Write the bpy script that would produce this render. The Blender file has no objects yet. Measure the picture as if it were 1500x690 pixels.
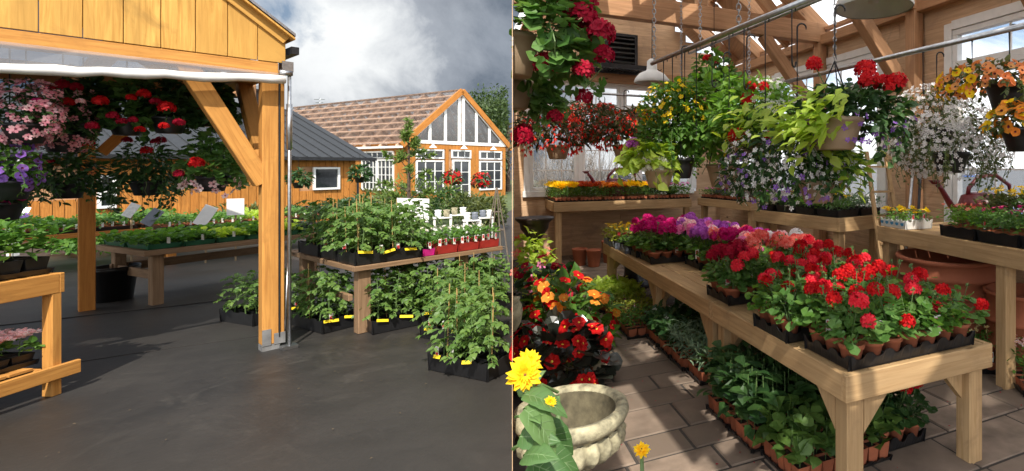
import bpy, math, random
import numpy as np
from mathutils import Vector, Matrix
R=math.radians
scene=bpy.context.scene; COL=scene.collection
rng=np.random.default_rng(7); random.seed(7)
# ---------------------------------------------------------------- layout helpers (metres; camera at the origin, eye 1.6 m)
PX,PY,FL,EYE=1050.,244.,760.,1.6
def at(px,py,Y): return Vector(((px-PX)/FL*Y, Y, EYE-(py-PY)/FL*Y))
def gz(px,py,z=0.): return at(px,py,(EYE-z)*FL/(py-PY))
def wside(x,y): return (x+.3947*y)/1.0751          # signed distance to the thin side wall (right positive)
# ---------------------------------------------------------------- mesh builder
class MB:
    def __init__(s): s.v=[]; s.n=0; s.f=[]
    def add(s,V,F,mat=0,uv=None,vuv=None):
        V=np.asarray(V,float).reshape(-1,3)
        if len(V)==0: return
        if isinstance(F,np.ndarray): F=[F]
        else:
            d={}
            for f in F: d.setdefault(len(f),[]).append(f)
            F=[np.array(x,int) for x in d.values()]
        for a in F:
            s.f.append((a+s.n,mat,vuv[a] if vuv is not None else uv if uv is not None and len(uv)==len(a) else None))
        s.v.append(V); s.n+=len(V)
    def frame(s,o,ax,ay,az,sx,sy,sz,mat=0):
        o=np.array(o,float); ax,ay,az=[np.array(a,float) for a in (ax,ay,az)]
        c=np.array([[x,y,z] for z in (-.5,.5) for y in (-.5,.5) for x in (-.5,.5)])*[sx,sy,sz]
        V=o+c[:,:1]*ax+c[:,1:2]*ay+c[:,2:]*az
        F=np.array([[0,2,3,1],[4,5,7,6],[0,1,5,4],[2,6,7,3],[0,4,6,2],[1,3,7,5]])
        d=[sx,sy,sz]; L=int(np.argmax(d)); oth=[i for i in range(3) if i!=L]
        off=rng.random(2)*40
        cc=c+np.array(d)/2; uv=np.zeros((6,4,2))
        for i,f in enumerate(F):
            p=cc[f]; var=[k for k in range(3) if np.ptp(p[:,k])>1e-9]
            if L in var:
                o2=[k for k in var if k!=L][0]; uv[i,:,0]=p[:,L]+off[0]; uv[i,:,1]=p[:,o2]+off[1]+.37*i
            else:
                uv[i,:,0]=p[:,var[0]]*.2+off[0]; uv[i,:,1]=p[:,var[1]]+off[1]
        s.add(V,F,mat,uv); return s
    def box(s,x0,x1,y0,y1,z0,z1,mat=0):
        return s.frame(((x0+x1)/2,(y0+y1)/2,(z0+z1)/2),(1,0,0),(0,1,0),(0,0,1),x1-x0,y1-y0,z1-z0,mat)
    def bar(s,p0,p1,w,h,up=(0,0,1),mat=0,ext=0.):
        p0=np.array(p0,float);p1=np.array(p1,float); d=p1-p0; L=np.linalg.norm(d); d/=L
        x=np.cross(d,up); x/=np.linalg.norm(x); z=np.cross(x,d)
        return s.frame((p0+p1)/2,x,d,z,w,L+ext,h,mat)
    def tube(s,pts,r,seg=6,mat=0,cap=True):
        P=np.array(pts,float); n=len(P); r=np.broadcast_to(np.asarray(r,float),(n,))
        T=np.gradient(P,axis=0) if n>2 else np.repeat((P[1]-P[0])[None],n,0)
        T/=np.linalg.norm(T,axis=1)[:,None]+1e-12
        ref=np.array([0,0,1.]) if abs(T[:,2]).mean()<.8 else np.array([1.,0,0])
        X=np.cross(T,ref); X/=np.linalg.norm(X,axis=1)[:,None]+1e-12; Y=np.cross(X,T)
        a=np.linspace(0,2*np.pi,seg,endpoint=False)
        V=P[:,None]+r[:,None,None]*(np.cos(a)[None,:,None]*X[:,None]+np.sin(a)[None,:,None]*Y[:,None])
        i=np.arange(n-1)[:,None]*seg; j=np.arange(seg)[None]; k=(j+1)%seg
        F=np.stack([i+j,i+k,i+seg+k,i+seg+j],-1).reshape(-1,4)
        s.add(V.reshape(-1,3),F,mat)
        if cap:
            b=s.n-n*seg
            s.f.append((np.array([list(range(b+seg-1,b-1,-1))]),mat,None)); s.f.append((np.array([list(range(b+(n-1)*seg,b+n*seg))]),mat,None))
        return s
    def lathe(s,prof,seg=24,c=(0,0,0),mat=0,a0=0,a1=2*math.pi,sx=1,sy=1,ripple=0,nr=0):
        full=abs(a1-a0-2*math.pi)<1e-6
        a=np.linspace(a0,a1,seg,endpoint=not full); P=np.array(prof,float); m=len(P); k=len(a)
        rr=P[:,0][:,None]*(1+ripple*np.cos(nr*a))[None]
        V=np.stack([c[0]+sx*rr*np.cos(a),c[1]+sy*rr*np.sin(a),np.repeat(c[2]+P[:,1][:,None],k,1)],-1)
        nj=k if full else k-1
        i=np.arange(m-1)[:,None]*k; j=np.arange(nj)[None]; q=(j+1)%k
        s.add(V.reshape(-1,3),np.stack([i+j,i+q,i+k+q,i+k+j],-1).reshape(-1,4),mat); return s
    def prism(s,poly,T,mat=0):            # poly: 3D points in order, T: thickness vector
        P=np.array(poly,float); n=len(P); V=np.vstack([P,P+np.array(T,float)])
        F=[list(range(n))[::-1],list(range(n,2*n))]+[[i,(i+1)%n,n+(i+1)%n,n+i] for i in range(n)]
        off=rng.random(2)*30
        s.add(V,F,mat,vuv=np.stack([V[:,2],np.hypot(V[:,0],V[:,1])],-1)+off); return s
    def scatter(s,T,P,Fd,Up,S,mat=0,mats=None):
        P=np.asarray(P,float).reshape(-1,3); N=len(P)
        if N==0: return s
        Fd=np.broadcast_to(np.asarray(Fd,float),(N,3)); Up=np.broadcast_to(np.asarray(Up,float),(N,3)); S=np.broadcast_to(np.asarray(S,float),(N,))
        y=Fd/(np.linalg.norm(Fd,axis=1)[:,None]+1e-9); x=np.cross(y,Up); x/=np.linalg.norm(x,axis=1)[:,None]+1e-9; z=np.cross(x,y)
        tv,tf=T; tv=np.asarray(tv,float); k=len(tv)
        V=P[:,None]+S[:,None,None]*(tv[None,:,:1]*x[:,None]+tv[None,:,1:2]*y[:,None]+tv[None,:,2:]*z[:,None])
        base=(np.arange(N)*k)[:,None,None]; n0=s.n
        s.v.append(V.reshape(-1,3)); s.n+=N*k
        for m,arr in tf.items():
            for a in arr:
                s.f.append(((a[None]+base).reshape(-1,a.shape[1])+n0,mat+m,None))
        return s
    def data(s,name,nm=1,smooth=False):
        me=bpy.data.meshes.new(name)
        if not s.v: return me
        V=np.vstack(s.v); loops=np.concatenate([a.ravel() for a,_,_ in s.f])
        tot=np.concatenate([np.full(len(a),a.shape[1]) for a,_,_ in s.f]); st=np.concatenate([[0],np.cumsum(tot)[:-1]])
        mi=np.concatenate([np.full(len(a),m) for a,m,_ in s.f])
        me.vertices.add(len(V)); me.vertices.foreach_set('co',V.astype(np.float32).ravel())
        me.loops.add(len(loops)); me.loops.foreach_set('vertex_index',loops.astype(np.int32))
        me.polygons.add(len(tot)); me.polygons.foreach_set('loop_start',st.astype(np.int32)); me.polygons.foreach_set('loop_total',tot.astype(np.int32))
        me.polygons.foreach_set('material_index',mi.astype(np.int32))
        me.polygons.foreach_set('use_smooth',np.full(len(tot),bool(smooth)))
        if any(u is not None for _,_,u in s.f):
            uv=np.concatenate([(u if u is not None else np.zeros((len(a),a.shape[1],2))).reshape(-1,2) for a,_,u in s.f])
            me.uv_layers.new(name='UVMap').data.foreach_set('uv',uv.astype(np.float32).ravel())
        me.update(calc_edges=True); me.validate()
        return me
    def build(s,name,mats,parent=None,loc=None,rz=0,smooth=False,bevel=0):
        if not isinstance(mats,(list,tuple)): mats=[mats]
        o=inst(s.data(name,len(mats),smooth),name,mats,parent,loc,rz)
        if bevel:
            b=o.modifiers.new('Bevel','BEVEL'); b.width=bevel; b.segments=1; b.limit_method='ANGLE'; b.angle_limit=R(50)
        return o
def inst(me,name,mats,parent=None,loc=None,rz=0):
    if not isinstance(mats,(list,tuple)): mats=[mats]
    while len(me.materials)<len(mats): me.materials.append(None)
    o=bpy.data.objects.new(name,me); COL.objects.link(o)
    for i,m in enumerate(mats):
        if me.materials[i] is None and me.users==1: me.materials[i]=m
        elif me.materials[i] is not m:
            o.material_slots[i].link='OBJECT'; o.material_slots[i].material=m
    if parent: o.parent=parent
    if loc is not None: o.location=loc
    if rz: o.rotation_euler=(0,0,rz)
    return o
def tag(o,label=None,cat=None,group=None,kind=None):
    if label: o['label']=label
    if cat: o['category']=cat
    if group: o['group']=group
    if kind: o['kind']=kind
    return o
def thing(name,label,cat,loc=(0,0,0),rz=0,group=None):
    o=bpy.data.objects.new(name,None); COL.objects.link(o); o.empty_display_size=.1
    o.location=loc; o.rotation_euler=(0,0,rz); return tag(o,label,cat,group)
def copy_tree(o,parent=None,label=None,loc=None,rz=None,group=None):
    c=o.copy(); COL.objects.link(c)
    if parent: c.parent=parent
    if label: c['label']=label
    if group: c['group']=group
    if loc is not None: c.location=loc
    if rz is not None: c.rotation_euler=(0,0,rz)
    for ch in list(o.children): copy_tree(ch,c)
    return c
# ---------------------------------------------------------------- materials
def lin(h):
    h=h.lstrip('#'); c=[int(h[i:i+2],16)/255 for i in (0,2,4)]
    return tuple(x/12.92 if x<=.04045 else ((x+.055)/1.055)**2.4 for x in c)
MATS={}
def newmat(name):
    m=bpy.data.materials.new(name); m.use_nodes=True; nt=m.node_tree; MATS[name]=m
    return m,nt,nt.nodes,nt.links,nt.nodes['Principled BSDF']
def col(c): return (*c,1.)
def mixc(nt,fac,a,b):
    n=nt.nodes.new('ShaderNodeMix'); n.data_type='RGBA'
    for i,v in ((0,fac),(6,a),(7,b)):
        if isinstance(v,bpy.types.NodeSocket): nt.links.new(v,n.inputs[i])
        else: n.inputs[i].default_value=col(v) if i else v
    return n.outputs[2]
def noise(nt,scale,detail=4,vec=None,rough=.55,dist=0):
    n=nt.nodes.new('ShaderNodeTexNoise'); n.inputs['Scale'].default_value=scale; n.inputs['Detail'].default_value=detail
    n.inputs['Roughness'].default_value=rough; n.inputs['Distortion'].default_value=dist
    if vec is None: vec=nt.nodes.new('ShaderNodeTexCoord').outputs['Object']
    nt.links.new(vec,n.inputs['Vector']); return n.outputs['Fac']
def ramp(nt,fac,p0,p1,c0=(0,0,0),c1=(1,1,1)):
    n=nt.nodes.new('ShaderNodeValToRGB'); e=n.color_ramp.elements
    e[0].position=p0; e[1].position=p1; e[0].color=col(c0); e[1].color=col(c1)
    nt.links.new(fac,n.inputs[0]); return n.outputs[0]
def bump(nt,b,h,strength=.3,dist=.01):
    n=nt.nodes.new('ShaderNodeBump'); n.inputs['Strength'].default_value=strength; n.inputs['Distance'].default_value=dist
    nt.links.new(h,n.inputs['Height']); nt.links.new(n.outputs[0],b.inputs['Normal'])
def plain(name,c,rough=.5,metal=0,var=.25,scale=12,bmp=0,spec=.5,isl=0):
    m,nt,N,L,b=newmat(name); b.inputs['Roughness'].default_value=rough; b.inputs['Metallic'].default_value=metal
    b.inputs['Specular IOR Level'].default_value=spec
    f=noise(nt,scale,5); f2=ramp(nt,f,.3,.7)
    d=tuple(x*(1-var) for x in c); l=tuple(min(1,x*(1+var)) for x in c); o=mixc(nt,f2,d,l)
    if isl:
        g=N.new('ShaderNodeNewGeometry'); o=mixc(nt,g.outputs['Random Per Island'],tuple(x*(1-isl) for x in c),o)
    L.new(o,b.inputs['Base Color'])
    if bmp: bump(nt,b,f,bmp)
    return m
def leafm(name,c1,c2,tr=.3,rough=.45,spec=.35):
    m,nt,N,L,b=newmat(name); g=N.new('ShaderNodeNewGeometry')
    c=mixc(nt,g.outputs['Random Per Island'],c1,c2)
    L.new(c,b.inputs['Base Color']); b.inputs['Roughness'].default_value=rough; b.inputs['Specular IOR Level'].default_value=spec
    t=N.new('ShaderNodeBsdfTranslucent'); br=N.new('ShaderNodeHueSaturation'); br.inputs['Value'].default_value=1.9; br.inputs['Saturation'].default_value=1.1
    br.inputs['Hue'].default_value=.49
    L.new(c,br.inputs['Color']); L.new(br.outputs[0],t.inputs['Color'])
    mx=N.new('ShaderNodeMixShader'); mx.inputs[0].default_value=tr
    L.new(b.outputs[0],mx.inputs[1]); L.new(t.outputs[0],mx.inputs[2]); L.new(mx.outputs[0],N['Material Output'].inputs[0]); return m
def petal(name,c1,c2=None,tr=.3,rough=.6):
    c2=c2 or tuple(x*.6 for x in c1); return leafm(name,c1,c2,tr,rough,.2)
def wood(name,c1,c2,knots=True,rough=.72,isl=.35,gr=1.0):
    m,nt,N,L,b=newmat(name); uv=N.new('ShaderNodeTexCoord').outputs['UV']
    mp=N.new('ShaderNodeMapping'); mp.inputs['Scale'].default_value=(1.2*gr,22*gr,1); L.new(uv,mp.inputs[0])
    f=noise(nt,2.2,5,mp.outputs[0],.6,.6); mp2=N.new('ShaderNodeMapping'); mp2.inputs['Scale'].default_value=(.7,3,1); L.new(uv,mp2.inputs[0])
    f2=noise(nt,1.6,3,mp2.outputs[0])
    c=mixc(nt,ramp(nt,f,.38,.66),tuple(x*1.06 for x in c1),tuple(x*.82 for x in c2)); c=mixc(nt,ramp(nt,f2,.42,.75),c,tuple(x*.62 for x in c1))
    f3=noise(nt,3.5,6,None,.65,.6); c=mixc(nt,ramp(nt,f3,.55,.80),c,(c2[0]*.55,c2[1]*.6,c2[2]*.75))
    g=N.new('ShaderNodeNewGeometry'); c=mixc(nt,g.outputs['Random Per Island'],c,mixc(nt,isl,c,c2))
    if knots:
        v=N.new('ShaderNodeTexVoronoi'); v.inputs['Scale'].default_value=1; mp3=N.new('ShaderNodeMapping'); mp3.inputs['Scale'].default_value=(1.5,4.6,1)
        L.new(uv,mp3.inputs[0]); L.new(mp3.outputs[0],v.inputs['Vector'])
        c=mixc(nt,ramp(nt,v.outputs['Distance'],.04,.09,(1,1,1),(0,0,0)),c,tuple(x*.28 for x in c2))
    L.new(c,b.inputs['Base Color']); b.inputs['Roughness'].default_value=rough; b.inputs['Specular IOR Level'].default_value=.2
    f4=noise(nt,9,6,None,.65,.8); 
    bump(nt,b,f,.3,.004); return m
def sheet(name,transp,c,gloss=.1,front=False):       # clear or milky plastic / glass sheet
    m,nt,N,L,b=newmat(name); N.remove(b)
    t=N.new('ShaderNodeBsdfTransparent'); d=N.new('ShaderNodeBsdfDiffuse' if front else 'ShaderNodeBsdfTranslucent'); d.inputs[0].default_value=col(c); t.inputs[0].default_value=(1,1,1,1)
    a=N.new('ShaderNodeMixShader'); a.inputs[0].default_value=transp; L.new(d.outputs[0],a.inputs[1]); L.new(t.outputs[0],a.inputs[2])
    g=N.new('ShaderNodeBsdfGlossy'); g.inputs['Roughness'].default_value=.05
    e=N.new('ShaderNodeMixShader'); e.inputs[0].default_value=gloss; L.new(a.outputs[0],e.inputs[1]); L.new(g.outputs[0],e.inputs[2])
    L.new(e.outputs[0],N['Material Output'].inputs[0]); return m
W_PINE=wood('pine',(.56,.38,.20),(.44,.27,.125))
W_TRUSS=wood('truss_timber',(.56,.32,.175),(.44,.235,.12),gr=.8)
W_SHIP=wood('shiplap_pine',(.66,.45,.28),(.58,.37,.215),isl=.35)
W_CEDAR=wood('stained_cedar',(.56,.24,.055),(.40,.145,.028),isl=.5)
W_YEL=wood('yellow_pine',(.66,.38,.10),(.52,.27,.06),isl=.4)
W_OLD=wood('weathered_wood',(.30,.19,.11),(.2,.12,.065))
W_BEND=wood('orange_pine',(.62,.31,.08),(.48,.21,.05))
M_TERRA=plain('terracotta',(.40,.12,.055),.8,var=.25,scale=9,bmp=.1,isl=.25)
M_TAN=plain('tan_plastic',(.42,.30,.19),.45,var=.08)
M_DARKP=plain('black_plastic',(.012,.012,.013),.38,var=.2)
M_GREYP=plain('grey_plastic',(.16,.18,.22),.45,var=.1)
M_GREENP=plain('green_plastic',(.02,.10,.05),.4,var=.1)
M_REDP=plain('red_plastic',(.30,.025,.02),.4,var=.15)
M_WHITE=plain('white_paint',(.78,.78,.76),.45,var=.05)
M_WHITEP=plain('white_plastic',(.75,.75,.73),.35,var=.06)
M_STEEL=plain('galvanised_steel',(.42,.43,.44),.35,1,var=.2,scale=30)
M_IRON=plain('dark_iron',(.03,.03,.032),.45,.6,var=.2)
M_SOIL=plain('potting_soil',(.025,.016,.011),.95,var=.4,scale=60,bmp=.5)
M_BOWL=plain('dark_bowl_stone',(.10,.085,.05),.9,var=.45,scale=20,bmp=.4)  # darker stone tone for the inside of the bowl
M_STONE=plain('mossy_stone',(.31,.28,.18),.95,var=.6,scale=19,bmp=1.0)
M_BRONZE=plain('dark_bronze',(.05,.035,.028),.4,.5,var=.3)
M_REDCAN=plain('maroon_plastic',(.13,.009,.014),.32,var=.15)
M_YTAG=plain('yellow_card',(.85,.62,.02),.5,var=.05)
M_WTAG=plain('white_card',(.8,.78,.74),.5,var=.03)
M_RTAG=plain('red_print',(.5,.03,.04),.5,var=.3,scale=150)
M_BLUE=plain('blue_print',(.04,.25,.45),.5,var=.05)
M_MAG=plain('magenta_plastic',(.5,.02,.2),.4,var=.1)
M_ROOFD=plain('dark_steel_roof',(.045,.048,.052),.42,.3,var=.15)
M_DIMGLASS=sheet('dim_interior_glass',.45,(.03,.03,.03),.10,True)  # dark interior behind the gable panes is put into this glass colour
M_PANE=plain('dark_window_glass',(.018,.022,.026),.06,var=.5,scale=1.5,spec=.9)
M_POLY=sheet('milky_roofing',.25,(.93,.93,.93),.03)
M_POLY2=sheet('frosted_roofing',.60,(.95,.95,.95),.03)  # sheet for the unseen front roof, more see-through to let extra sun in
M_CLR=sheet('clear_roof_panel',.96,(.9,.9,.9),.05)
M_CLEAR=sheet('clear_roofing',.72,(.75,.72,.7),.10)
M_GLASS=sheet('window_glass',.95,(.8,.85,.85),.05)
M_FILM=sheet('plastic_film',.60,(.26,.26,.27),.05,True)
G_GER=leafm('geranium_leaf',(.05,.13,.026),(.14,.26,.065),.32)
G_LITE=leafm('sunlit_leaf',(.075,.19,.025),(.19,.34,.06),.42)
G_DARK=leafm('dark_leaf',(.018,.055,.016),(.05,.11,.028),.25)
G_MID=leafm('mid_leaf',(.05,.135,.02),(.125,.245,.045),.34)
G_LIME=leafm('lime_leaf',(.27,.40,.045),(.42,.52,.10),.45)
G_YEL=leafm('yellow_green_leaf',(.18,.24,.03),(.33,.34,.05),.3)
G_TOM=leafm('tomato_leaf',(.06,.135,.026),(.15,.245,.055),.3)
G_BRZ=leafm('bronze_leaf',(.016,.024,.018),(.05,.05,.036),.15,.3,.6)
G_BEG=leafm('begonia_wing_leaf',(.03,.06,.018),(.12,.09,.04),.3)
G_OLIVE=leafm('olive_leaf',(.05,.075,.02),(.13,.15,.04),.25)
G_GREY=leafm('silver_leaf',(.10,.17,.10),(.2,.28,.17),.25)
G_PINE=leafm('pine_needles',(.06,.12,.025),(.17,.24,.05),.2)
G_TREE=leafm('tree_leaf',(.022,.045,.012),(.07,.11,.03),.2)
M_STEM=plain('green_stem',(.10,.17,.05),.6)
M_TWIG=plain('grey_twig',(.17,.14,.11),.9,var=.3)
M_BARK=plain('bark',(.09,.06,.04),.95,var=.4,bmp=.4)
M_CANE=plain('bamboo_cane',(.42,.28,.10),.7)
P_RED=petal('scarlet_petal',(.62,.012,.010),(.42,.004,.008),.25)
P_RED2=petal('sunlit_red_petal',(.78,.05,.07),(.60,.015,.03),.3)
P_CRIM=petal('crimson_petal',(.42,.006,.03),(.26,.003,.02),.25)
P_MAG=petal('magenta_petal',(.60,.01,.18),(.42,.008,.12))
P_PINK=petal('pink_petal',(.80,.30,.50),(.72,.18,.42))
P_LAV=petal('lavender_petal',(.55,.16,.55),(.42,.09,.45))
P_CORAL=petal('coral_petal',(.75,.13,.10),(.78,.30,.24))
P_WHITE=petal('white_petal',(.82,.80,.78),(.7,.66,.66))
P_BLUSH=petal('blush_petal',(.84,.46,.48),(.84,.72,.70))
P_CALI=petal('calibrachoa_petal',(.72,.22,.30),(.84,.58,.60),.25)
P_PURP=petal('purple_petal',(.25,.10,.48),(.38,.20,.6))
P_YEL=petal('yellow_petal',(.85,.62,.02),(.80,.50,.012))
P_ORNG=petal('orange_petal',(.72,.20,.02),(.75,.33,.05))
P_APR=petal('apricot_petal',(.75,.24,.09),(.72,.36,.12))
P_RUST=petal('rust_petal',(.28,.03,.01),(.5,.09,.015))
P_THRT=plain('yellow_throat',(.75,.5,.05),.6,var=.1)
P_WINE=plain('wine_throat',(.16,.01,.03),.6,var=.1)
P_SEED=plain('seed_disc',(.16,.07,.015),.9,var=.3,scale=80)
# ---------------------------------------------------------------- leaf and flower templates: (verts, {material offset: [face arrays]})
def T(v,f):
    d={}
    for m,fs in f.items():
        g={}
        for a in fs: g.setdefault(len(a),[]).append(a)
        d[m]=[np.array(x) for x in g.values()]
    return (np.array(v,float),d)
def ov(w,dr=.12): return T([(0,0,0),(-w,.33,.07),(0,.38,0),(w,.33,.07),(-w*.72,.68,.03),(0,.7,-.04),(w*.72,.68,.03),(0,1,-dr)],{0:[(0,3,2),(0,2,1),(1,2,5,4),(2,3,6,5),(4,5,7),(5,6,7)]})
LEAF=ov(.27); LEAFW=ov(.40,.2); LEAFN=ov(.13,.2); LEAFL=ov(.18,.35)
TINY=T([(0,0,0),(-.3,.5,.1),(.3,.5,.1),(0,1,-.05)],{0:[(0,3,1),(0,2,3)]})
_a=[math.pi*1.5+i*2*math.pi/11+.28 for i in range(11)]
ROUND=T([(0,.42,-.10)]+[(math.cos(t)*(.5 if i%2 else .45),.48+math.sin(t)*(.5 if i%2 else .45),.05*math.sin(3*t)) for i,t in enumerate(_a)],{0:[(0,i+1,i+2) for i in range(10)]})
def petals(n,w,cup,tipz=0,c=None,cr=.22):
    v=[];f={0:[]}
    for i in range(n):
        a=2*math.pi*i/n; b=len(v)
        for r,da in ((.06,0),(.62,-w),(1,-w*.42),(1,w*.42),(.62,w)):
            v.append((math.cos(a+da)*r,math.sin(a+da)*r,cup*r*r+(tipz if r==1 else 0)+.01*(i%2)))
        f[0]+= [(b,b+1,b+2,b+3,b+4)]
    if c:
        b=len(v); f[1]=[]
        v.append((0,0,.10+cup*.1))
        for i in range(8): v.append((math.cos(i*math.pi/4)*cr,math.sin(i*math.pi/4)*cr,.035))
        f[1]=[(b,b+1+i,b+1+(i+1)%8) for i in range(8)]
    return T(v,f)
BEGF=T([(0,0,.0)]+[(math.cos(i*.4488)*(.30),math.sin(i*.4488)*.30,.10) for i in range(14)]+[(math.cos(i*.4488)*(1,.86,.94,.80)[i%4],math.sin(i*.4488)*(1,.86,.94,.80)[i%4],(.16,.26,.1,.3)[i%4]) for i in range(14)]+[(math.cos(i*.7854)*.16,math.sin(i*.7854)*.16,.13) for i in range(8)]+[(0,0,.2)],{0:[(1+i,15+i,15+(i+1)%14,1+(i+1)%14) for i in range(14)]+[(0,1+i,1+(i+1)%14) for i in range(14)],1:[(37,29+i,29+(i+1)%8) for i in range(8)]})
FLORET=petals(5,.55,.18); FLOC=petals(5,.6,.12,0,True,.24); DAISY=petals(11,.22,.12,-.05,True,.3); POM=petals(7,.42,.5)
BELL=T([(0,0,0)]+[(math.cos(i*math.pi/2)*.28,math.sin(i*math.pi/2)*.28,-.45) for i in range(4)]+[(math.cos((i+.5)*math.pi/2)*.42,math.sin((i+.5)*math.pi/2)*.42,-1) for i in range(4)],{0:[(0,1+i,5+i,1+(i+1)%4) for i in range(4)]})
def _pet():
    v=[(0,0,-.55)];
    for i in range(10): v.append((math.cos(i*.62832)*.24,math.sin(i*.62832)*.24,-.08))
    for i in range(10):
        r=1 if i%2==0 else .9
        v.append((math.cos(i*.62832)*r,math.sin(i*.62832)*r,.1 if i%2 else .0))
    return T(v,{1:[(0,1+i,1+(i+1)%10) for i in range(10)],0:[(1+i,11+i,11+(i+1)%10,1+(i+1)%10) for i in range(10)]})
PETUN=_pet()
def unit(n): v=rng.normal(size=(n,3)); return v/np.linalg.norm(v,axis=1)[:,None]
def perp(d):
    r=unit(len(d)); f=r-(r*d).sum(1)[:,None]*d; return f/(np.linalg.norm(f,axis=1)[:,None]+1e-9)
def head(mb,c,r,n,fs,mat=0,tmpl=FLORET,up=None):      # umbel of florets
    d=unit(n); d[:,2]=np.abs(d[:,2])*1.0-.25; d/=np.linalg.norm(d,axis=1)[:,None]
    mb.scatter(tmpl,np.array(c)+d*r*rng.uniform(.75,1,(n,1)),perp(d),d,fs*rng.uniform(.85,1.15,n),mat)
# ---------------------------------------------------------------- plant makers (meshes cached and shared by the copies)
def geranium_mesh(h=.24,r=.115,nl=46,leaf=.075,heads=3,hr=.047,fs=.024,lift=.07,low=0,out=.9):
    """foliage mesh + blossoms mesh of a potted geranium, z=0 at the pot rim"""
    f=MB(); b=MB()
    d=unit(nl); d[:,2]=np.abs(d[:,2])*.9-.15; d/=np.linalg.norm(d,axis=1)[:,None]
    k=rng.uniform(.55,1.05,(nl,1)); p=d*k*[r,r,h*.8]+[0,0,h*.18]
    fw=d*[1,1,.1]+rng.normal(0,.35,(nl,3)); fw[:,2]-=.15; up=d*.5+[0,0,1.]+rng.normal(0,.3,(nl,3))
    f.scatter(ROUND,p,fw,up,leaf*rng.uniform(.6,1.15,nl))
    for i in range(5):
        q=p[i]; f.tube([(q[0]*.1,q[1]*.1,-.02),(q[0]*.5,q[1]*.5,q[2]*.6),q],.0035,4,1)
    for i in range(heads):
        a=rng.uniform(0,6.28); rr=rng.uniform(.2,.9)*r; c=np.array([math.cos(a)*rr,math.sin(a)*rr,h*rng.uniform(.62,1.02)+lift*rng.uniform(.1,1.1)])
        f.tube([(c[0]*.2,c[1]*.2,h*.3),(c[0]*.7,c[1]*.7,h*.8),c-[0,0,.01]],.003,4,1)
        head(b,c,hr*rng.uniform(.8,1.15),30,fs)
    for i in range(low):
        a=rng.uniform(0,6.28); c=np.array([math.cos(a)*r*1.05,math.sin(a)*r*1.05,h*rng.uniform(.35,.7)])
        f.tube([(c[0]*.2,c[1]*.2,h*.2),(c[0]*.7,c[1]*.7,h*.5),c],.003,4,1); head(b,c,hr*rng.uniform(.7,1.),26,fs)
    for i in range(2):      # buds
        a=rng.uniform(0,6.28); c=np.array([math.cos(a)*r*.6,math.sin(a)*r*.6,h*rng.uniform(.95,1.2)]); f.tube([(c[0]*.3,c[1]*.3,h*.4),c],.0022,4,1); f.scatter(TINY,np.repeat(c[None],7,0),unit(7)+[0,0,.4],unit(7),.018,1)
    return f.data('foliage',2),b.data('blossoms',1)
def tomato_mesh(h=.5,n=11,leaf=.06,spread=.2):
    f=MB(); f.tube([(0,0,-.03),(rng.normal(0,.012),rng.normal(0,.012),h*.5),(rng.normal(0,.02),rng.normal(0,.02),h*.95)],[.006,.005,.003],5,1)
    for i in range(n):
        z=h*(.12+.86*i/(n-1)); a=i*2.4+rng.normal(0,.3); L=spread*rng.uniform(.75,1.1)*(1-.45*max(0,(z/h-.6)/.4)); D=np.array([math.cos(a),math.sin(a),0])
        q=[np.array([0,0,z])+D*L*t+[0,0,L*(.55*t-.75*t*t)] for t in (0,.35,.7,1)]
        f.tube(q,[.003,.0025,.002,.0015],4,1,False)
        S=np.array([-D[1],D[0],0])
        for t,sd in ((.28,1),(.32,-1),(.5,1),(.55,-1),(.75,1),(.8,-1),(1,0),(.93,1),(.93,-1)):
            c=q[0]+D*L*t+np.array([0,0,L*(.55*t-.75*t*t)])
            fw=D*(.6 if sd else 1)+S*sd*.9+[0,0,-.45+rng.normal(0,.2)]
            f.scatter(LEAFW if rng.random()<.6 else LEAF,[c],fw,D*.3+[0,0,1]+rng.normal(0,.3,3),leaf*rng.uniform(.6,1.25))
    return f.data('foliage',2)
def shell(n,rx,ry,rz,zmin=-.35,inner=.5):
    d=unit(n*2); d=d[d[:,2]>zmin][:n]; k=rng.uniform(inner**3,1.08,(len(d),1))**(1/3.)
    return d,d*k*[rx,ry,rz]
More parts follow.
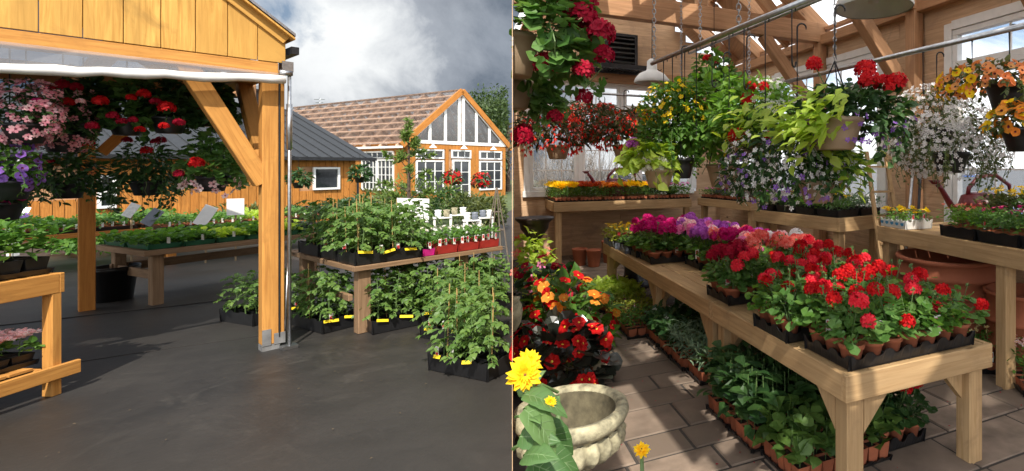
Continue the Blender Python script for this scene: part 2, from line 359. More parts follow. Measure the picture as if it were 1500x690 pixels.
def mound(rx,ry,rz,n,leaf,size,droop=.3,trails=0,tlen=.3,zmin=-.35,inner=.5,keep=None,spiky=0,tleaf=None,expose=None):
    f=MB(); d,p=shell(n,rx,ry,rz,zmin,inner)
    fw=d*[1,1,.5+spiky]+rng.normal(0,.4,p.shape); fw[:,2]-=droop; up=d+[0,0,.8]+rng.normal(0,.35,p.shape); s=size*rng.uniform(.55,1.15,len(p))
    if expose is not None:
        ex,ey,ez,er,eh=expose; e2=p+fw/np.linalg.norm(fw,axis=1)[:,None]*s[:,None]*.6
        q=np.ones(len(p),bool)
        for w in (p,e2): q&=~((np.abs(w[:,0]-ex)<er*1.15)&(w[:,1]<ey+.02)&(w[:,2]<ez+.015)&(w[:,2]>ez-eh-.05))
        p,fw,up,s=p[q],fw[q],up[q],s[q]
    if keep is not None: m=keep(p)&keep(p+fw/np.linalg.norm(fw,axis=1)[:,None]*s[:,None]); p,fw,up,s=p[m],fw[m],up[m],s[m]
    f.scatter(leaf,p,fw,up,s)
    for i in range(trails):
        a=rng.uniform(0,6.28); L=tlen*rng.uniform(.4,1.1); c=np.array([math.cos(a)*rx*rng.uniform(.55,1),math.sin(a)*ry*rng.uniform(.55,1),rz*rng.uniform(-.3,.2)])
        t=np.linspace(0,1,6)[:,None]; q=c+t*[0,0,-L]+np.array([math.cos(a),math.sin(a),0])*.06*np.sin(t*3)+np.cumsum(rng.normal(0,.008,(6,3)),0)
        if keep is not None and not keep(q+[-.05,0,0]).all(): continue
        f.tube(q,.0025,3,1,False)
        m=max(6,int(L/size*3.2)); k=rng.uniform(0,1,m)[:,None]; pos=c+k*[0,0,-L]+np.array([math.cos(a),math.sin(a),0])*.06*np.sin(k*3)
        w=unit(m)*[1,1,.4]-[0,0,.5]; f.scatter(tleaf or leaf,pos,w,unit(m)+[math.cos(a),math.sin(a),.6],size*.8*rng.uniform(.6,1.1,m))
    for i in range(10):
        e=p[rng.integers(len(p))]; f.tube([(0,0,-rz*.25),e*.55+[0,0,.02],e],.003,4,1,False)
    return f
def flowers_on(b,specs,rx,ry,rz,keep=None):
    """specs: (template, count, size, zmin, zmax, mat, azimuth or None, spread, out)"""
    for t,n,s,z0,z1,m,az,sp,out in specs:
        d=unit(n*30); d=d[(d[:,2]>z0)&(d[:,2]<z1)]
        if az is not None: d=d[np.abs((np.arctan2(d[:,1],d[:,0])-az+np.pi)%(2*np.pi)-np.pi)<sp]
        d=d[:n]; p=d*[rx,ry,rz]*rng.uniform(out-.12,out+.06,(len(d),1))
        if keep is not None: d=d[keep(p)]; p=p[keep(p)]
        if t=='head':
            for q,e in zip(p,d): head(b,q+e*.02,s,34,s*.5,m,up=e)
        else:
            if t is BELL: up=np.tile([0,0,1.],(len(d),1))+rng.normal(0,.35,d.shape)
            else: up=d*[1,1,.8]+rng.normal(0,.35,d.shape)+[0,0,.15]
            b.scatter(t,p,perp(up/np.linalg.norm(up,axis=1)[:,None]),up,s*rng.uniform(.75,1.15,len(d)),m)
POTM={}
def pot_mesh(key,prof,**k):
    if key not in POTM: POTM[key]=MB().lathe(prof,**k).data('pot',1,True)
    return POTM[key]
def bowl_prof(r,h): return [(.0,-h),(r*.62,-h),(r*.68,-h*.97),(r*.86,-h*.45),(r*.97,-.025),(r*1.03,-.022),(r*1.04,0),(r*.97,0),(r*.94,-.03),(0,-.035)]
def basket(label,px,py,Y,rpx,foliage,fl=None,potm=None,pr=.135,ph=.17,pz=-.05,poff=(0,0),hang=2.4,group='hanging baskets of flowers',name='hanging_basket',mats=None,fmats=None,sq=(1,1,1),keepw=None,hook=True,arc=None,ripple=.012,leanx=0,leany=0,wires=True,exposed=True):
    c=at(px,py,Y); t=thing(name,label,'hanging basket',c,0,group)
    rz=rpx*Y/FL; rx,ry,rz=rz*sq[0],rz*sq[1],rz*sq[2]
    keep=(lambda p: wside(p[:,0]+c.x,p[:,1]+c.y)>.006) if keepw==1 else (lambda p: wside(p[:,0]+c.x,p[:,1]+c.y)<-.012) if keepw==-1 else None
    fo=dict(foliage)
    if potm: fo['expose']=(poff[0],poff[1],pz,pr,ph)
    m=mound(rx,ry,rz,fo.pop('n'),fo.pop('leaf'),fo.pop('size'),keep=keep,**fo)
    m.build('foliage',mats or [G_MID,M_STEM],t)
    if fl:
        b=MB(); flowers_on(b,fl,rx,ry,rz,keep); b.build('blossoms',fmats,t)
    if potm:
        zz=pz; p=(poff[0],poff[1],zz)
        k=dict(seg=40 if arc is None else 20,ripple=ripple,nr=20)
        if arc is not None: k.update(a0=arc[0],a1=arc[1],ripple=0)
        MB().lathe(bowl_prof(pr,ph),**k).build('pot',potm,t,p,smooth=True)
    if hook:
        h=MB(); top=hang-c.z; ax,ay=poff[0]+leanx,poff[1]+leany
        apex=np.array([ax,ay,max(rz*.55,min(rz*.9+.12,top-.25))])
        if wires:
            for i in range(3):
                a=i*2.094+.5; q=np.array([poff[0]+math.cos(a)*pr*.98,poff[1]+math.sin(a)*pr*.98,pz])
                if arc is None: h.tube([q,apex],.0035,4)
        if top>apex[2]+.05:
            a=np.linspace(math.pi*1.05,-.25,9); r=.026
            h.tube([apex+[0,0,-.02],apex+[.012,0,.0],[ax,ay,apex[2]+.04],[ax,ay,top-.03]]+[[ax-r-r*math.cos(math.pi-u)*-1 if 0 else ax+r+r*math.cos(u),ay,top+r*math.sin(u)] for u in a],.0055,5)
        h.build('hanger',M_IRON,t)
    return t
# trays and flats -------------------------------------------------
def tray_mb(lx,ly,h,nx,ny,scal=.35):
    """black nursery tray: floor, scalloped outer wall, sunk cups; origin at its corner"""
    m=MB(); m.box(.012,lx-.012,.012,ly-.012,0,.012)
    def wall(p0,p1,n,nrm):
        p0=np.array(p0,float);p1=np.array(p1,float);nrm=np.array(nrm,float)
        t=np.linspace(0,1,6*n+1); z=h*(1-scal*np.clip(np.sin(t*n*math.pi)**2*1.4-.2,0,1))
        o=p0+(p1-p0)*t[:,None]
        A=np.column_stack([o+nrm*-.012,np.zeros(len(t))]); B=np.column_stack([o,z]); Cc=np.column_stack([o-nrm*.006,z]); D=np.column_stack([o-nrm*.016,np.zeros(len(t))])
        V=np.vstack([A,B,Cc,D]); k=len(t); i=np.arange(k-1)
        m.add(V,np.concatenate([np.stack([i+a*k,i+1+a*k,i+1+(a+1)*k,i+(a+1)*k],-1) for a in range(3)]))
    wall((0,0),(lx,0),nx,(0,-1)); wall((lx,0),(lx,ly),ny,(1,0)); wall((lx,ly),(0,ly),nx,(0,1)); wall((0,ly),(0,0),ny,(-1,0))
    for i in range(1,nx): m.box(lx*i/nx-.004,lx*i/nx+.004,.014,ly-.014,.012,h*.62)
    for j in range(1,ny): m.box(.014,lx-.014,ly*j/ny-.004,ly*j/ny+.004,.0125,h*.6)
    return m
TRAYC={}
def tray_data(*k):
    if k not in TRAYC: TRAYC[k]=tray_mb(*k).data('tray',1)
    return TRAYC[k]
def cells_mb(lx,ly,h,nx,ny):
    m=MB(); sx,sy=lx/nx,ly/ny
    for i in range(nx):
        for j in range(ny):
            x,y=(i+.5)*sx,(j+.5)*sy; a,b=.47*sx,.47*sy; c,d=.36*sx,.36*sy
            V=[(x-c,y-d,.006),(x+c,y-d,.006),(x+c,y+d,.006),(x-c,y+d,.006),(x-a,y-b,h),(x+a,y-b,h),(x+a,y+b,h),(x-a,y+b,h)]
            m.add(V,[(0,1,5,4),(1,2,6,5),(2,3,7,6),(3,0,4,7)]); m.add([(x-a*.95,y-b*.95,h-.012),(x+a*.95,y-b*.95,h-.012),(x+a*.95,y+b*.95,h-.012),(x-a*.95,y+b*.95,h-.012)],[(0,1,2,3)],1)
    return m
CELLC={}; FLATC={}
def flat(label,loc,rz,lx=.54,ly=.28,nx=6,ny=3,ch=.055,leaf=LEAF,size=.05,n=260,hgt=.12,mats=None,fl=None,fmats=None,cellm=None,traym=None,group=None,name='plant_flat',cat='plant tray',spread=.03,fz=.95,key=None,tags=0,tagm=None,upr=.8,parent_h=.03,scal=.35):
    """a tray of cell packs with one carpet of young plants"""
    t=thing(name,label,cat,loc,rz,group)
    inst(tray_data(lx,ly,parent_h,nx,ny,scal),'tray',traym or M_DARKP,t)
    ck=(lx,ly,ch,nx,ny)
    if ck not in CELLC: CELLC[ck]=cells_mb(lx-.02,ly-.02,ch,nx,ny).data('cell_packs',2)
    o=inst(CELLC[ck],'cell_packs',[cellm or M_TERRA,M_SOIL],t,(.01,.01,.004))
    key=key or (lx,ly,id(leaf[0]),size,n,hgt,str(fl and [(id(x[0][0]) if not isinstance(x[0],str) else x[0],x[1:]) for x in fl]))
    if key not in FLATC:
        f=MB(); px=rng.uniform(-spread,lx+spread,n); py=rng.uniform(-spread,ly+spread,n)
        bumpy=.8+.2*np.sin(px/lx*nx*6.28)*np.sin(py/ly*ny*6.28); z=ch+hgt*bumpy*rng.uniform(.08,1,n)**.7
        ex=np.clip(np.maximum(np.maximum(-px,px-lx),np.maximum(-py,py-ly)),0,1); z=np.where(ex>0,ch+hgt*.75*rng.uniform(.1,1,n),z)
        fw=rng.normal(0,.7,(n,3)); fw[:,2]=rng.uniform(-.2,upr,n); up=rng.normal(0,.35,(n,3))+[0,0,1.]
        f.scatter(leaf,np.column_stack([px,py,z]),fw,up,size*rng.uniform(.6,1.15,n))
        k=min(60,nx*ny)
        for i in range(k):
            x,y=(i%nx+.5)*lx/nx,(i//nx+.5)*ly/ny; f.tube([(x,y,ch*.8),(x+rng.normal(0,.01),y+rng.normal(0,.01),ch+hgt*.85)],.0025,3,1,False)
        bd=None
        if fl:
            b=MB()
            for tm,cnt,s,mm in fl:
                p=np.column_stack([rng.uniform(0,lx,cnt),rng.uniform(0,ly,cnt),ch+hgt*rng.uniform(fz-.15,fz+.12,cnt)])
                if tm=='head':
                    for q in p: head(b,q,s,26,s*.52,mm)
                else:
                    up=rng.normal(0,.4,(cnt,3))+[0,0,.9]; b.scatter(tm,p,perp(up/np.linalg.norm(up,axis=1)[:,None]),up,s*rng.uniform(.75,1.15,cnt),mm)
            bd=b.data('blossoms',max(x[3] for x in fl)+1)
        FLATC[key]=(f.data('foliage',2),bd)
    fd,bd=FLATC[key]
    inst(fd,'foliage',mats or [G_MID,M_STEM],t)
    if bd: inst(bd,'blossoms',fmats,t)
    for i in range(tags):
        x=lx*(i+.6)/tags; g=MB(); g.box(-.014,.014,-.001,.001,0,.075); g.box(-.010,.010,-.0025,-.0015,.03,.066,1)
        g.build('plant_tag',[M_WTAG,tagm or M_RTAG],t,(x,.015+.03*(i%2),ch),rng.uniform(-.3,.3))
    return t
# ================================================================ GREENHOUSE (right of the side wall)
RZ=R(26); U=Vector((-math.sin(RZ),math.cos(RZ),0)); V=Vector((math.cos(RZ),math.sin(RZ),0)); O=Vector((-3.5,8.88,0)); WD=3.985
def room(s,t,z=0): return O+V*s-U*t+Vector((0,0,z))
def l2w(o,rz,x,y,z=0): return Vector((o[0]+x*math.cos(rz)-y*math.sin(rz),o[1]+x*math.sin(rz)+y*math.cos(rz),o[2]+z if len(o)>2 else z))
def bw(px): k=(px-PX)/FL; return (3.5+8.88*k)/(.899-.438*k)
def rw(px): k=(px-PX)/FL; return (10.63*k-.083)/(.438+.899*k)
def lw(t): return -.0776*t
# floor of pavers
m=MB(); mb0=MB()
y=-1.3
for row in range(44):
    hgt=rng.choice([.25,.25,.34]); x=-1.6+rng.uniform(-.4,0)
    while x<5.6:
        L=rng.choice([.34,.50,.66]); c=l2w(O,RZ,x+L/2,-(y+hgt/2)); 
        if c.y>.6:
            x0,x1,y0,y1=x+.006,x+L-.006,-(y+hgt)+.006,-y-.006; zt=.012+rng.uniform(-.0025,.0025); i=.008
            pts=[l2w(O,RZ,*q) for q in ((x0,y0,.0),(x1,y0,.0),(x1,y1,.0),(x0,y1,.0),(x0+i,y0+i,zt),(x1-i,y0+i,zt),(x1-i,y1-i,zt),(x0+i,y1-i,zt))]
            if min(wside(p.x,p.y) for p in pts)>.01 and max(p.x for p in pts)<4.2:
                m.add(pts,[(4,5,6,7),(0,1,5,4),(1,2,6,5),(2,3,7,6),(3,0,4,7)])
        x+=L
    y+=hgt
pav=plain('concrete_paver',(.235,.175,.13),.8,var=.4,scale=6,bmp=.5,isl=.38)
tag(m.build('floor',pav),kind='structure')
g=MB(); k=.3947
pts=[(-.3947*1.2+.01,1.2,.004),(6,1.2,.004),(6,13,.004),(-.3947*8.9+.01,8.9,.004)]
g.add(pts,[(0,1,2,3)]); tag(g.build('floor_bed',plain('paver_joint_sand',(.05,.042,.036),.95,var=.3,scale=40)),kind='structure')
# the building
gh=thing('greenhouse','timber framed greenhouse with pine boarded walls, white windows and clear roof, full of flowers','greenhouse',O,RZ)
def shiplap(name,axis,a0,a1,z0,z1,holes,slope=None,thick=.022,course=.185):
    """horizontal boards on the room's back (axis x at y=0) or right side (axis y at x=WD); holes (a0,a1,z0,z1)"""
    m=MB(); z=z0
    while z<z1-.01:
        zt=min(z+course-.0004,z1); iv=[(a0,a1)]
        for h in holes:
            if h[2]<zt and h[3]>z+.02:
                iv=[q for (p0,p1) in iv for q in ((p0,min(p1,h[0])),(max(p0,h[1]),p1)) if q[1]-q[0]>.02]
        for p0,p1 in iv:
            if slope: p0,p1=max(p0,slope(z)[0]),min(p1,slope(z)[1])
            if p1-p0<.05: continue
            n=int((p1-p0)/2.4)+1; cuts=[p0]+sorted(rng.uniform(p0,p1,n-1))+[p1]
            for q0,q1 in zip(cuts,cuts[1:]):
                if q1-q0<.04: continue
                if axis=='x': m.box(q0+.001,q1-.001,.002,.002+thick,z,zt)
                else: m.box(WD+.002,WD+.002+thick,-q1+.001,-q0-.001,z,zt)
        z+=course
    return m.build(name,W_SHIP,gh,bevel=.003)
ZE,ZR,SR=3.45,5.05,2.0; SL=(ZR-ZE)/(WD-SR)
BWIN=[(bw(776),bw(846),1.17,2.62),(bw(852),bw(930),1.17,2.62),(bw(936),bw(1012),1.17,2.62)]
BTR=[(bw(800),bw(908),2.70,3.10),(bw(914),bw(1020),2.70,3.10)]
RWIN=[(.25,1.78),(2.1,4.55),(5.62,7.5),(8.2,10.6)]
holes=[BWIN[0][:1]+(BWIN[2][1],1.17,3.10)]
bk=shiplap('back_wall','x',lw(0)+.02,WD,0.0,5.0,[(BWIN[0][0],BTR[1][1],1.17,3.12)],lambda z:(max(lw(0)+.02,SR-(ZR-z)/SL),min(WD,SR+(ZR-z)/SL)))
sd=shiplap('right_wall','y',-.02,12.6,0.0,3.4,[(a,b,1.02,3.06) for a,b in RWIN])
def boxat(m,axis,a0,a1,z0,z1,d0,d1,mat=0):      # d: distance into the room from the wall's inner face
    if axis=='x': m.box(a0,a1,-d1,-d0,z0,z1,mat)
    else: m.box(WD-d1,WD-d0,-a1,-a0,z0,z1,mat)
def window(axis,a0,a1,z0,z1,nx,nz,fr=.055,par=None,mull=None,outer=True):
    m=MB(); d0,d1=-.06,.022
    if outer:
        boxat(m,axis,a0,a1,z0,z0+fr,d0,d1); boxat(m,axis,a0,a1,z1-fr,z1,d0,d1); boxat(m,axis,a0,a0+fr,z0+fr,z1-fr,d0,d1); boxat(m,axis,a1-fr,a1,z0+fr,z1-fr,d0,d1)
    for mu in mull or []: boxat(m,axis,mu-.05,mu+.05,z0+fr,z1-fr,d0,d1-.002)
    f=m.build('window',M_WHITE,par,bevel=.004)
    g=MB(); boxat(g,axis,a0+fr*.5,a1-fr*.5,z0+fr*.5,z1-fr*.5,-.034,-.03); g.build('pane',M_GLASS,f)
    for i in range(1,nx): b=MB(); a=a0+(a1-a0)*i/nx; boxat(b,axis,a-.009,a+.009,z0+fr,z1-fr,-.042,-.022); b.build('muntin',M_WHITE,f)
    for j in range(1,nz): b=MB(); z=z0+(z1-z0)*j/nz; boxat(b,axis,a0+fr,a1-fr,z-.009,z+.009,-.0415,-.0225); b.build('muntin',M_WHITE,f)
    return f
for (a,b,c,d) in BWIN: window('x',a,b,c,d,3,4,.06,gh)
for (a,b,c,d) in BTR: window('x',a,b,c,d,3,1,.05,gh)
m=MB()
for (a,b,c,d) in BWIN[:2]: pass
for i in range(2): boxat(m,'x',BWIN[i][1]+.002,BWIN[i+1][0]-.002,1.17,2.62,-.05,.03)
boxat(m,'x',BWIN[0][0]-.09,BTR[1][1]+.05,2.622,2.698,-.05,.032); boxat(m,'x',BWIN[0][0]-.06,BTR[0][0]-.002,2.7,3.12,-.03,.024)
boxat(m,'x',BTR[0][1]+.002,BTR[1][0]-.002,2.7,3.1,-.05,.03); boxat(m,'x',BWIN[0][0]-.09,BTR[1][1]+.05,3.102,3.2,-.02,.036)
boxat(m,'x',BWIN[0][0]-.10,BWIN[0][0]-.002,1.08,2.62,-.02,.035); boxat(m,'x',BWIN[0][0]-.12,BWIN[2][1]+.05,1.07,1.168,-.02,.06); boxat(m,'x',BWIN[2][1]+.002,BWIN[2][1]+.11,1.17,2.62,-.02,.03)
m.build('window_casing',M_WHITE,gh,bevel=.004)
for a,b in RWIN:
    w=window('y',a,b,2.66,3.06,3,1,.06,gh); n=2 if b-a<2 else 3
    for i in range(n):
        p,q=a+(b-a)*i/n,a+(b-a)*(i+1)/n; window('y',p+.005,q-.005,1.06,2.60,2,3,.06,gh)
m=MB()
for a,b in RWIN:
    boxat(m,'y',a-.10,a-.002,.98,3.14,-.02,.034); boxat(m,'y',b+.002,b+.10,.98,3.14,-.02,.034); boxat(m,'y',a,b,3.062,3.16,-.02,.04); boxat(m,'y',a,b,2.602,2.658,-.05,.03); boxat(m,'y',a,b,.98,1.058,-.02,.06)
m.build('window_casing',M_WHITE,gh,bevel=.004)
# timber frame
m=MB(); m.bar((.0,-.07,3.255),(WD-.04,-.07,3.255),.11,.23); m.build('wall_plate',W_TRUSS,gh,bevel=.006)
m=MB(); m.bar((WD-.08,.0,3.42),(WD-.08,-12.6,3.42),.12,.14); m.build('wall_plate',W_TRUSS,gh,bevel=.006)
for t in (3.42,5.17,6.92):
    m=MB(); m.bar((lw(t)+.012,-t,3.52),(WD-.03,-t,3.52),.14,.28); m.build('tie_beam',W_TRUSS,gh,bevel=.006)
    for sg in (-1,1):
        e=SR+sg*(WD-SR)*.98
        if sg<0: e=max(e,lw(t)+.05)
        m=MB(); m.bar((e,-t,ZE+.10),(SR+sg*.05,-t,ZR-.12),.13,.22); m.build('rafter',W_TRUSS,gh,bevel=.006)
        m=MB(); m.bar((SR+sg*1.15,-t-.001,3.66),(SR+sg*.1,-t-.001,ZR-.35),.10,.16); m.build('web',W_TRUSS,gh,bevel=.006)
    m=MB(); m.bar((SR,-t,3.66),(SR,-t,ZR-.2),.13,.13,(0,1,0)); m.build('king_post',W_TRUSS,gh,bevel=.006)
    m=MB(); m.bar((WD-.10,-t,0.0),(WD-.10,-t,3.38),.14,.14,(0,1,0)); m.build('wall_post',W_TRUSS,gh,bevel=.006)
    m=MB(); m.bar((WD-.16,-t-.002,2.36),(WD-1.06,-t-.002,3.40),.13,.15); m.build('knee_brace',W_TRUSS,gh,bevel=.006)
for t in (.75,1.65,2.55,4.3,6.05,7.75):
    for sg in (-1,1):
        m=MB(); m.bar((max(SR+sg*(WD-SR)*.98,lw(t)+.05),-t,ZE+.12),(SR+sg*.04,-t,ZR-.10),.07,.2); m.build('rafter',W_TRUSS,gh,bevel=.004)
m=MB(); m.bar((SR,.05,ZR),(SR,-13,ZR),.08,.24); m.build('ridge_beam',W_TRUSS,gh,bevel=.005)
TE=13.0  # roof carried on unseen behind the camera, added to shade the interior
for t in (8.67,10.42,12.17):
    m=MB(); m.bar((max(lw(t),-.8)+.012,-t,3.52),(WD-.03,-t,3.52),.14,.28); m.build('tie_beam',W_TRUSS,gh,bevel=.006)
for k in range(7):
    t=8.67+.75*k
    for sg in (-1,1):
        m=MB(); m.bar((max(SR+sg*(WD-SR)*.98,-.8),-t,ZE+.12),(SR+sg*.04,-t,ZR-.10),.07,.2); m.build('rafter',W_TRUSS,gh,bevel=.004)
for sg in (-1,1):
    for q in (.02,.25,.5,.75,.99):
        m=MB(); s=SR+sg*(WD-SR)*q; m.bar((s,.02,ZR-SL*(WD-SR)*q+.12),(s,-TE,ZR-SL*(WD-SR)*q+.12),.09,.045); m.build('purlin',W_TRUSS,gh)
m=MB(); m.box(-.66,-.54,-12.4,-12.28,0,3.38); m.build('wall_post',W_TRUSS,gh,bevel=.006)
m=MB(); m.bar((lw(6.6)+.16,-6.6,3.44),(-.60,-12.5,3.44),.12,.14); m.build('wall_plate',W_TRUSS,gh,bevel=.006)
SUN=Vector((.30,-.95,math.tan(R(49))*math.hypot(.30,.95))).normalized()
# roof cells: pine boarding, milky sheets and clear sheets; many placed along sun rays to light or shade chosen spots
CT=.44; nT=int(TE/CT)+1; cells={}
for sg in (-1,1):
    for i in range(nT):
        for q in range(8): cells[(sg,i,q)]=3 if i>=14 else (0 if sg>0 and (i//2+q//2)%2==0 and i<12 else 1)
def cell_of(P):
    best=None
    for sg in (-1,1):
        n=Vector((SL*sg,0,1)); o2=Vector((SR,0,ZR+.19)); L0=Vector(((P-O).dot(V),(P-O).dot(U),P.z)); D=Vector((SUN.dot(V),SUN.dot(U),SUN.z))
        k=(o2-L0).dot(n)/D.dot(n); h=L0+D*k; q=(h.x-SR)*sg/((WD-SR+.12)/8)
        if 0<=q<8 and -.1<-h.y<TE: best=(sg,int((-h.y+.1)/CT),int(q))
    return best
TG=[(1185,480,2.6),(1215,500,2.5),(1240,470,2.6),(1270,455,2.7),(1300,440,2.8),(1290,490,2.6),(1330,420,3.0),(1180,440,2.9),(1080,400,3.4),(1110,375,3.5),(1050,420,3.7),(1020,410,4.2),(945,350,5.2),(990,340,4.9),(1000,325,5.0),(900,320,6.0),(1190,400,3.1),
 (1210,560,2.4),(870,610,2.1),(905,600,2.2),(765,540,1.45),(800,600,1.42),(770,580,1.4),(890,640,3.1),(840,400,4.5),(765,370,5.9),(870,470,3.7),(830,440,4.4),(800,480,3.9),
 (830,285,8.3),(900,280,8.4),(960,290,8.8),(1050,150,3.75),(1070,170,3.7),(1100,160,3.25),(1190,175,2.6),(1220,150,2.7),(1240,240,2.9),(975,150,4.3),(868,160,5.9),(830,30,2.0),(800,100,2.0),(1270,290,6.3),(1440,310,4.0),(1340,310,4.8),(1430,340,3.8),(1390,200,3.5),(1460,110,3.0),(1200,420,3.0),(1250,420,2.9),(930,600,3.3),(1150,420,3.0)]  # spots that get a clear panel put on their sun ray
SHD=[(x,y) for x in range(960,1480,26) for y in (560,600,640,680,720) if y>560+max(0,(1200-x))*.25 or x<1020]  # floor spots whose roof cells are boarded over, added to shade them
for (px,py) in SHD:
    c=cell_of(gz(px,py,.12))
    if c: cells[c]=0
for (px,py,Y) in [(1260,600,2.35),(1240,640,2.35),(1340,530,2.5),(1290,540,2.4),(1420,600,2.75),(1410,560,2.75)]:  # boarding put over the bench front as well, to shade it
    c=cell_of(at(px,py,Y))
    if c: cells[c]=0
for (px,py,Y) in TG:
    c=cell_of(at(px,py,Y))
    if c: cells[c]=2; cells[(c[0],c[1],(c[2]+1)%8)]=2; cells[(c[0],max(0,c[1]-1),c[2])]=2
mm=[MB()]; panels={}
for (sg,i,q),k in cells.items():
    t0,t1=-.1+i*CT,-.1+(i+1)*CT; w=(WD-SR+.12)/8; a,b=q*w,(q+1)*w; g=.004
    pts=[(SR+sg*a,-t0,ZR+.19-SL*a),(SR+sg*b,-t0,ZR+.19-SL*b),(SR+sg*b,-t1,ZR+.19-SL*b),(SR+sg*a,-t1,ZR+.19-SL*a)]
    if sg<0:
        if SR-a<lw(t1)+.01: continue
        cl=lambda x,t: max(x,lw(t)+.006); f_=lambda x,t:(cl(x,t),-t,ZR+.19-SL*(SR-cl(x,t))); pts=[f_(SR-a,t0),f_(SR-b,t0),f_(SR-b,t1),f_(SR-a,t1)]
    if k==0: panels.setdefault((0,sg,i,q) if i>=14 else (0,sg,i//2,q//2),MB()).prism([(x,y,z) for x,y,z in pts],(0,0,.02))
    else: panels.setdefault((k,sg,i//2,q//2) if k in (1,3) else (k,sg,i,q),MB()).prism([(x,y,z+.022) for x,y,z in pts],(0,0,.006))
for k,m in panels.items(): m.build('roof_boarding' if k[0]==0 else 'roof_panel',W_TRUSS if k[0]==0 else {1:M_POLY,3:M_POLY2,2:M_CLR}[k[0]],gh)
# thin side wall, seen edge-on from the camera
m=MB(); d=Vector((-.3947,1,0)); 
P=[d*1.82,d*8.86,d*8.86+Vector((0,0,3.4)),d*1.82+Vector((0,0,3.4))]
sw=m.prism([tuple(p) for p in P],(.0022,.0009,0)); w=m.build('side_wall',W_SHIP); w.parent=gh; w.matrix_parent_inverse=(Matrix.Translation(O)@Matrix.Rotation(RZ,4,'Z')).inverted()
tag(w,None)
# louvred fan housing on the gable
c=room(bw(903),.0); f=thing('fan_heater','black louvred fan box on the gable boards above the back windows','fan',room(bw(903),.06,0),RZ)
m=MB(); w2=.30; z0,z1=3.40,4.0
for a,b,cc,dd in ((-w2,w2,z0,z0+.05),(-w2,w2,z1-.05,z1),(-w2,-w2+.05,z0+.05,z1-.05),(w2-.05,w2,z0+.05,z1-.05)): m.box(a,b,-.30,.03,cc,dd)
m.box(-w2+.05,w2-.05,.0,.028,z0+.05,z1-.05); m.build('casing',M_IRON,f)
for i in range(6): MB().bar((-w2+.05,-.25,z0+.1+i*.085),(w2-.05,-.25,z0+.1+i*.085),.075,.012,(0,-.5,1)).build('louvre',M_STEEL,f)
m=MB(); sx0,sx1=-.62,.54
m.box(sx0,sx1,-.66,-.62,z0-.10,z0-.02); m.box(sx0,sx1,-.13,-.09,z0-.10,z0-.02); m.box(sx0,sx0+.04,-.62,-.13,z0-.10,z0-.02); m.box(sx1-.04,sx1,-.62,-.13,z0-.10,z0-.02)
for i in range(22): m.box(sx0+.04+i*.058,sx0+.052+i*.058,-.62,-.13,z0-.06,z0-.05)
for i in range(7): m.box(sx0+.04,sx1-.04,-.6+i*.07,-.59+i*.07,z0-.0495,z0-.043)
m.build('mesh_shelf',M_IRON,f)
# pipe rails
def chain_mb(z0,z1,link=.045):
    m=MB(); n=int((z1-z0)/(link*.75)); a=np.linspace(0,6.283,9)
    for i in range(n):
        c=np.array([0,0,z0+(i+.5)*(z1-z0)/n]); h=link*.5; w=.013
        ring=[c+np.array([(w*math.cos(t)) if i%2 else 0,0 if i%2 else w*math.cos(t),h*math.sin(t)]) for t in a]
        m.tube(ring,.0038,4,0,False)
    return m
def rail(label,p0,p1,r,chains,top,kind='hanging rail'):
    p0,p1=Vector(p0),Vector(p1); t=thing('pipe_rail',label,kind,p0,0)
    MB().tube([(0,0,0),tuple(p1-p0)],r,8).build('pipe',M_STEEL,t,smooth=True)
    for k in chains:
        q=p0.lerp(p1,k)-p0; chain_mb(0,top-p0.z).build('chain',M_STEEL,t,q)
    return t
def on(p0,p1,px):       # point of the rail seen at that picture column
    k=(px-PX)/FL; p0,p1=Vector(p0),Vector(p1); d=p1-p0; u=(k*p0.y-p0.x)/(d.x-k*d.y); return p0+d*u
R1=(at(955,92.6,4.03),at(1215,-16,2.36)); R1=(Vector((R1[0].x,R1[0].y,2.4)),Vector((R1[1].x,R1[1].y,2.4)))
R2=(Vector((.26,5.6,2.4)),Vector((1.86,2.74,2.4)))
R3=(Vector((-.27,5.13,2.72)),Vector((.85,3.2,2.72)))
R4=(Vector((-1.75,5.46,2.4)),Vector((-.35,6.14,2.4)))
rail('steel pipe rail over the long geranium bench, hung with a row of iron hooks',*R1,.017,(.02,.62),3.6)
rail('steel pipe rail along the right-hand windows carrying the orange petunia baskets',*R2,.019,(.05,.45,.98),3.5)
rail('thin steel pipe rail up among the roof timbers',*R3,.014,(.1,.8),3.7)
rail('thin dark pipe rail in front of the back windows carrying red begonia baskets',*R4,.013,(.02,.95),3.6)
hk=None
def hook(p,L,lab,grp):
    m=MB(); a=np.linspace(math.pi,-.35,8); r=.024; zt=r*.75
    m.tube([(r+r*math.cos(u),0,zt+r*math.sin(u)-r) for u in a][::-1]+[(0,0,-L+.03)]+[(.026-.026*math.cos(u),0,-L+.03-.03*math.sin(u)) for u in np.linspace(.4,math.pi*1.02,7)],.0048,5)
    o=m.build('rail_hook',M_IRON,None,p,R(60)); tag(o,lab,'hook',grp); return o
for i,(px,L) in enumerate(((972,.44),(985,.60),(1003,.42),(1020,.62),(1043,.30),(1068,.55),(1090,.36),(1121,.60),(1160,.30))):
    hook(on(*R1,px),L,'bare black iron hook hanging from the pipe rail over the geranium bench','bare iron hooks on the middle rail')
for i,(px,L) in enumerate(((1352,.30),(1424,.32))):
    hook(on(*R2,px),L,('bare iron hook on the window rail beside the wooden knee brace','bare iron hook on the window rail left of the orange petunias')[i],'bare iron hooks on the window rail')
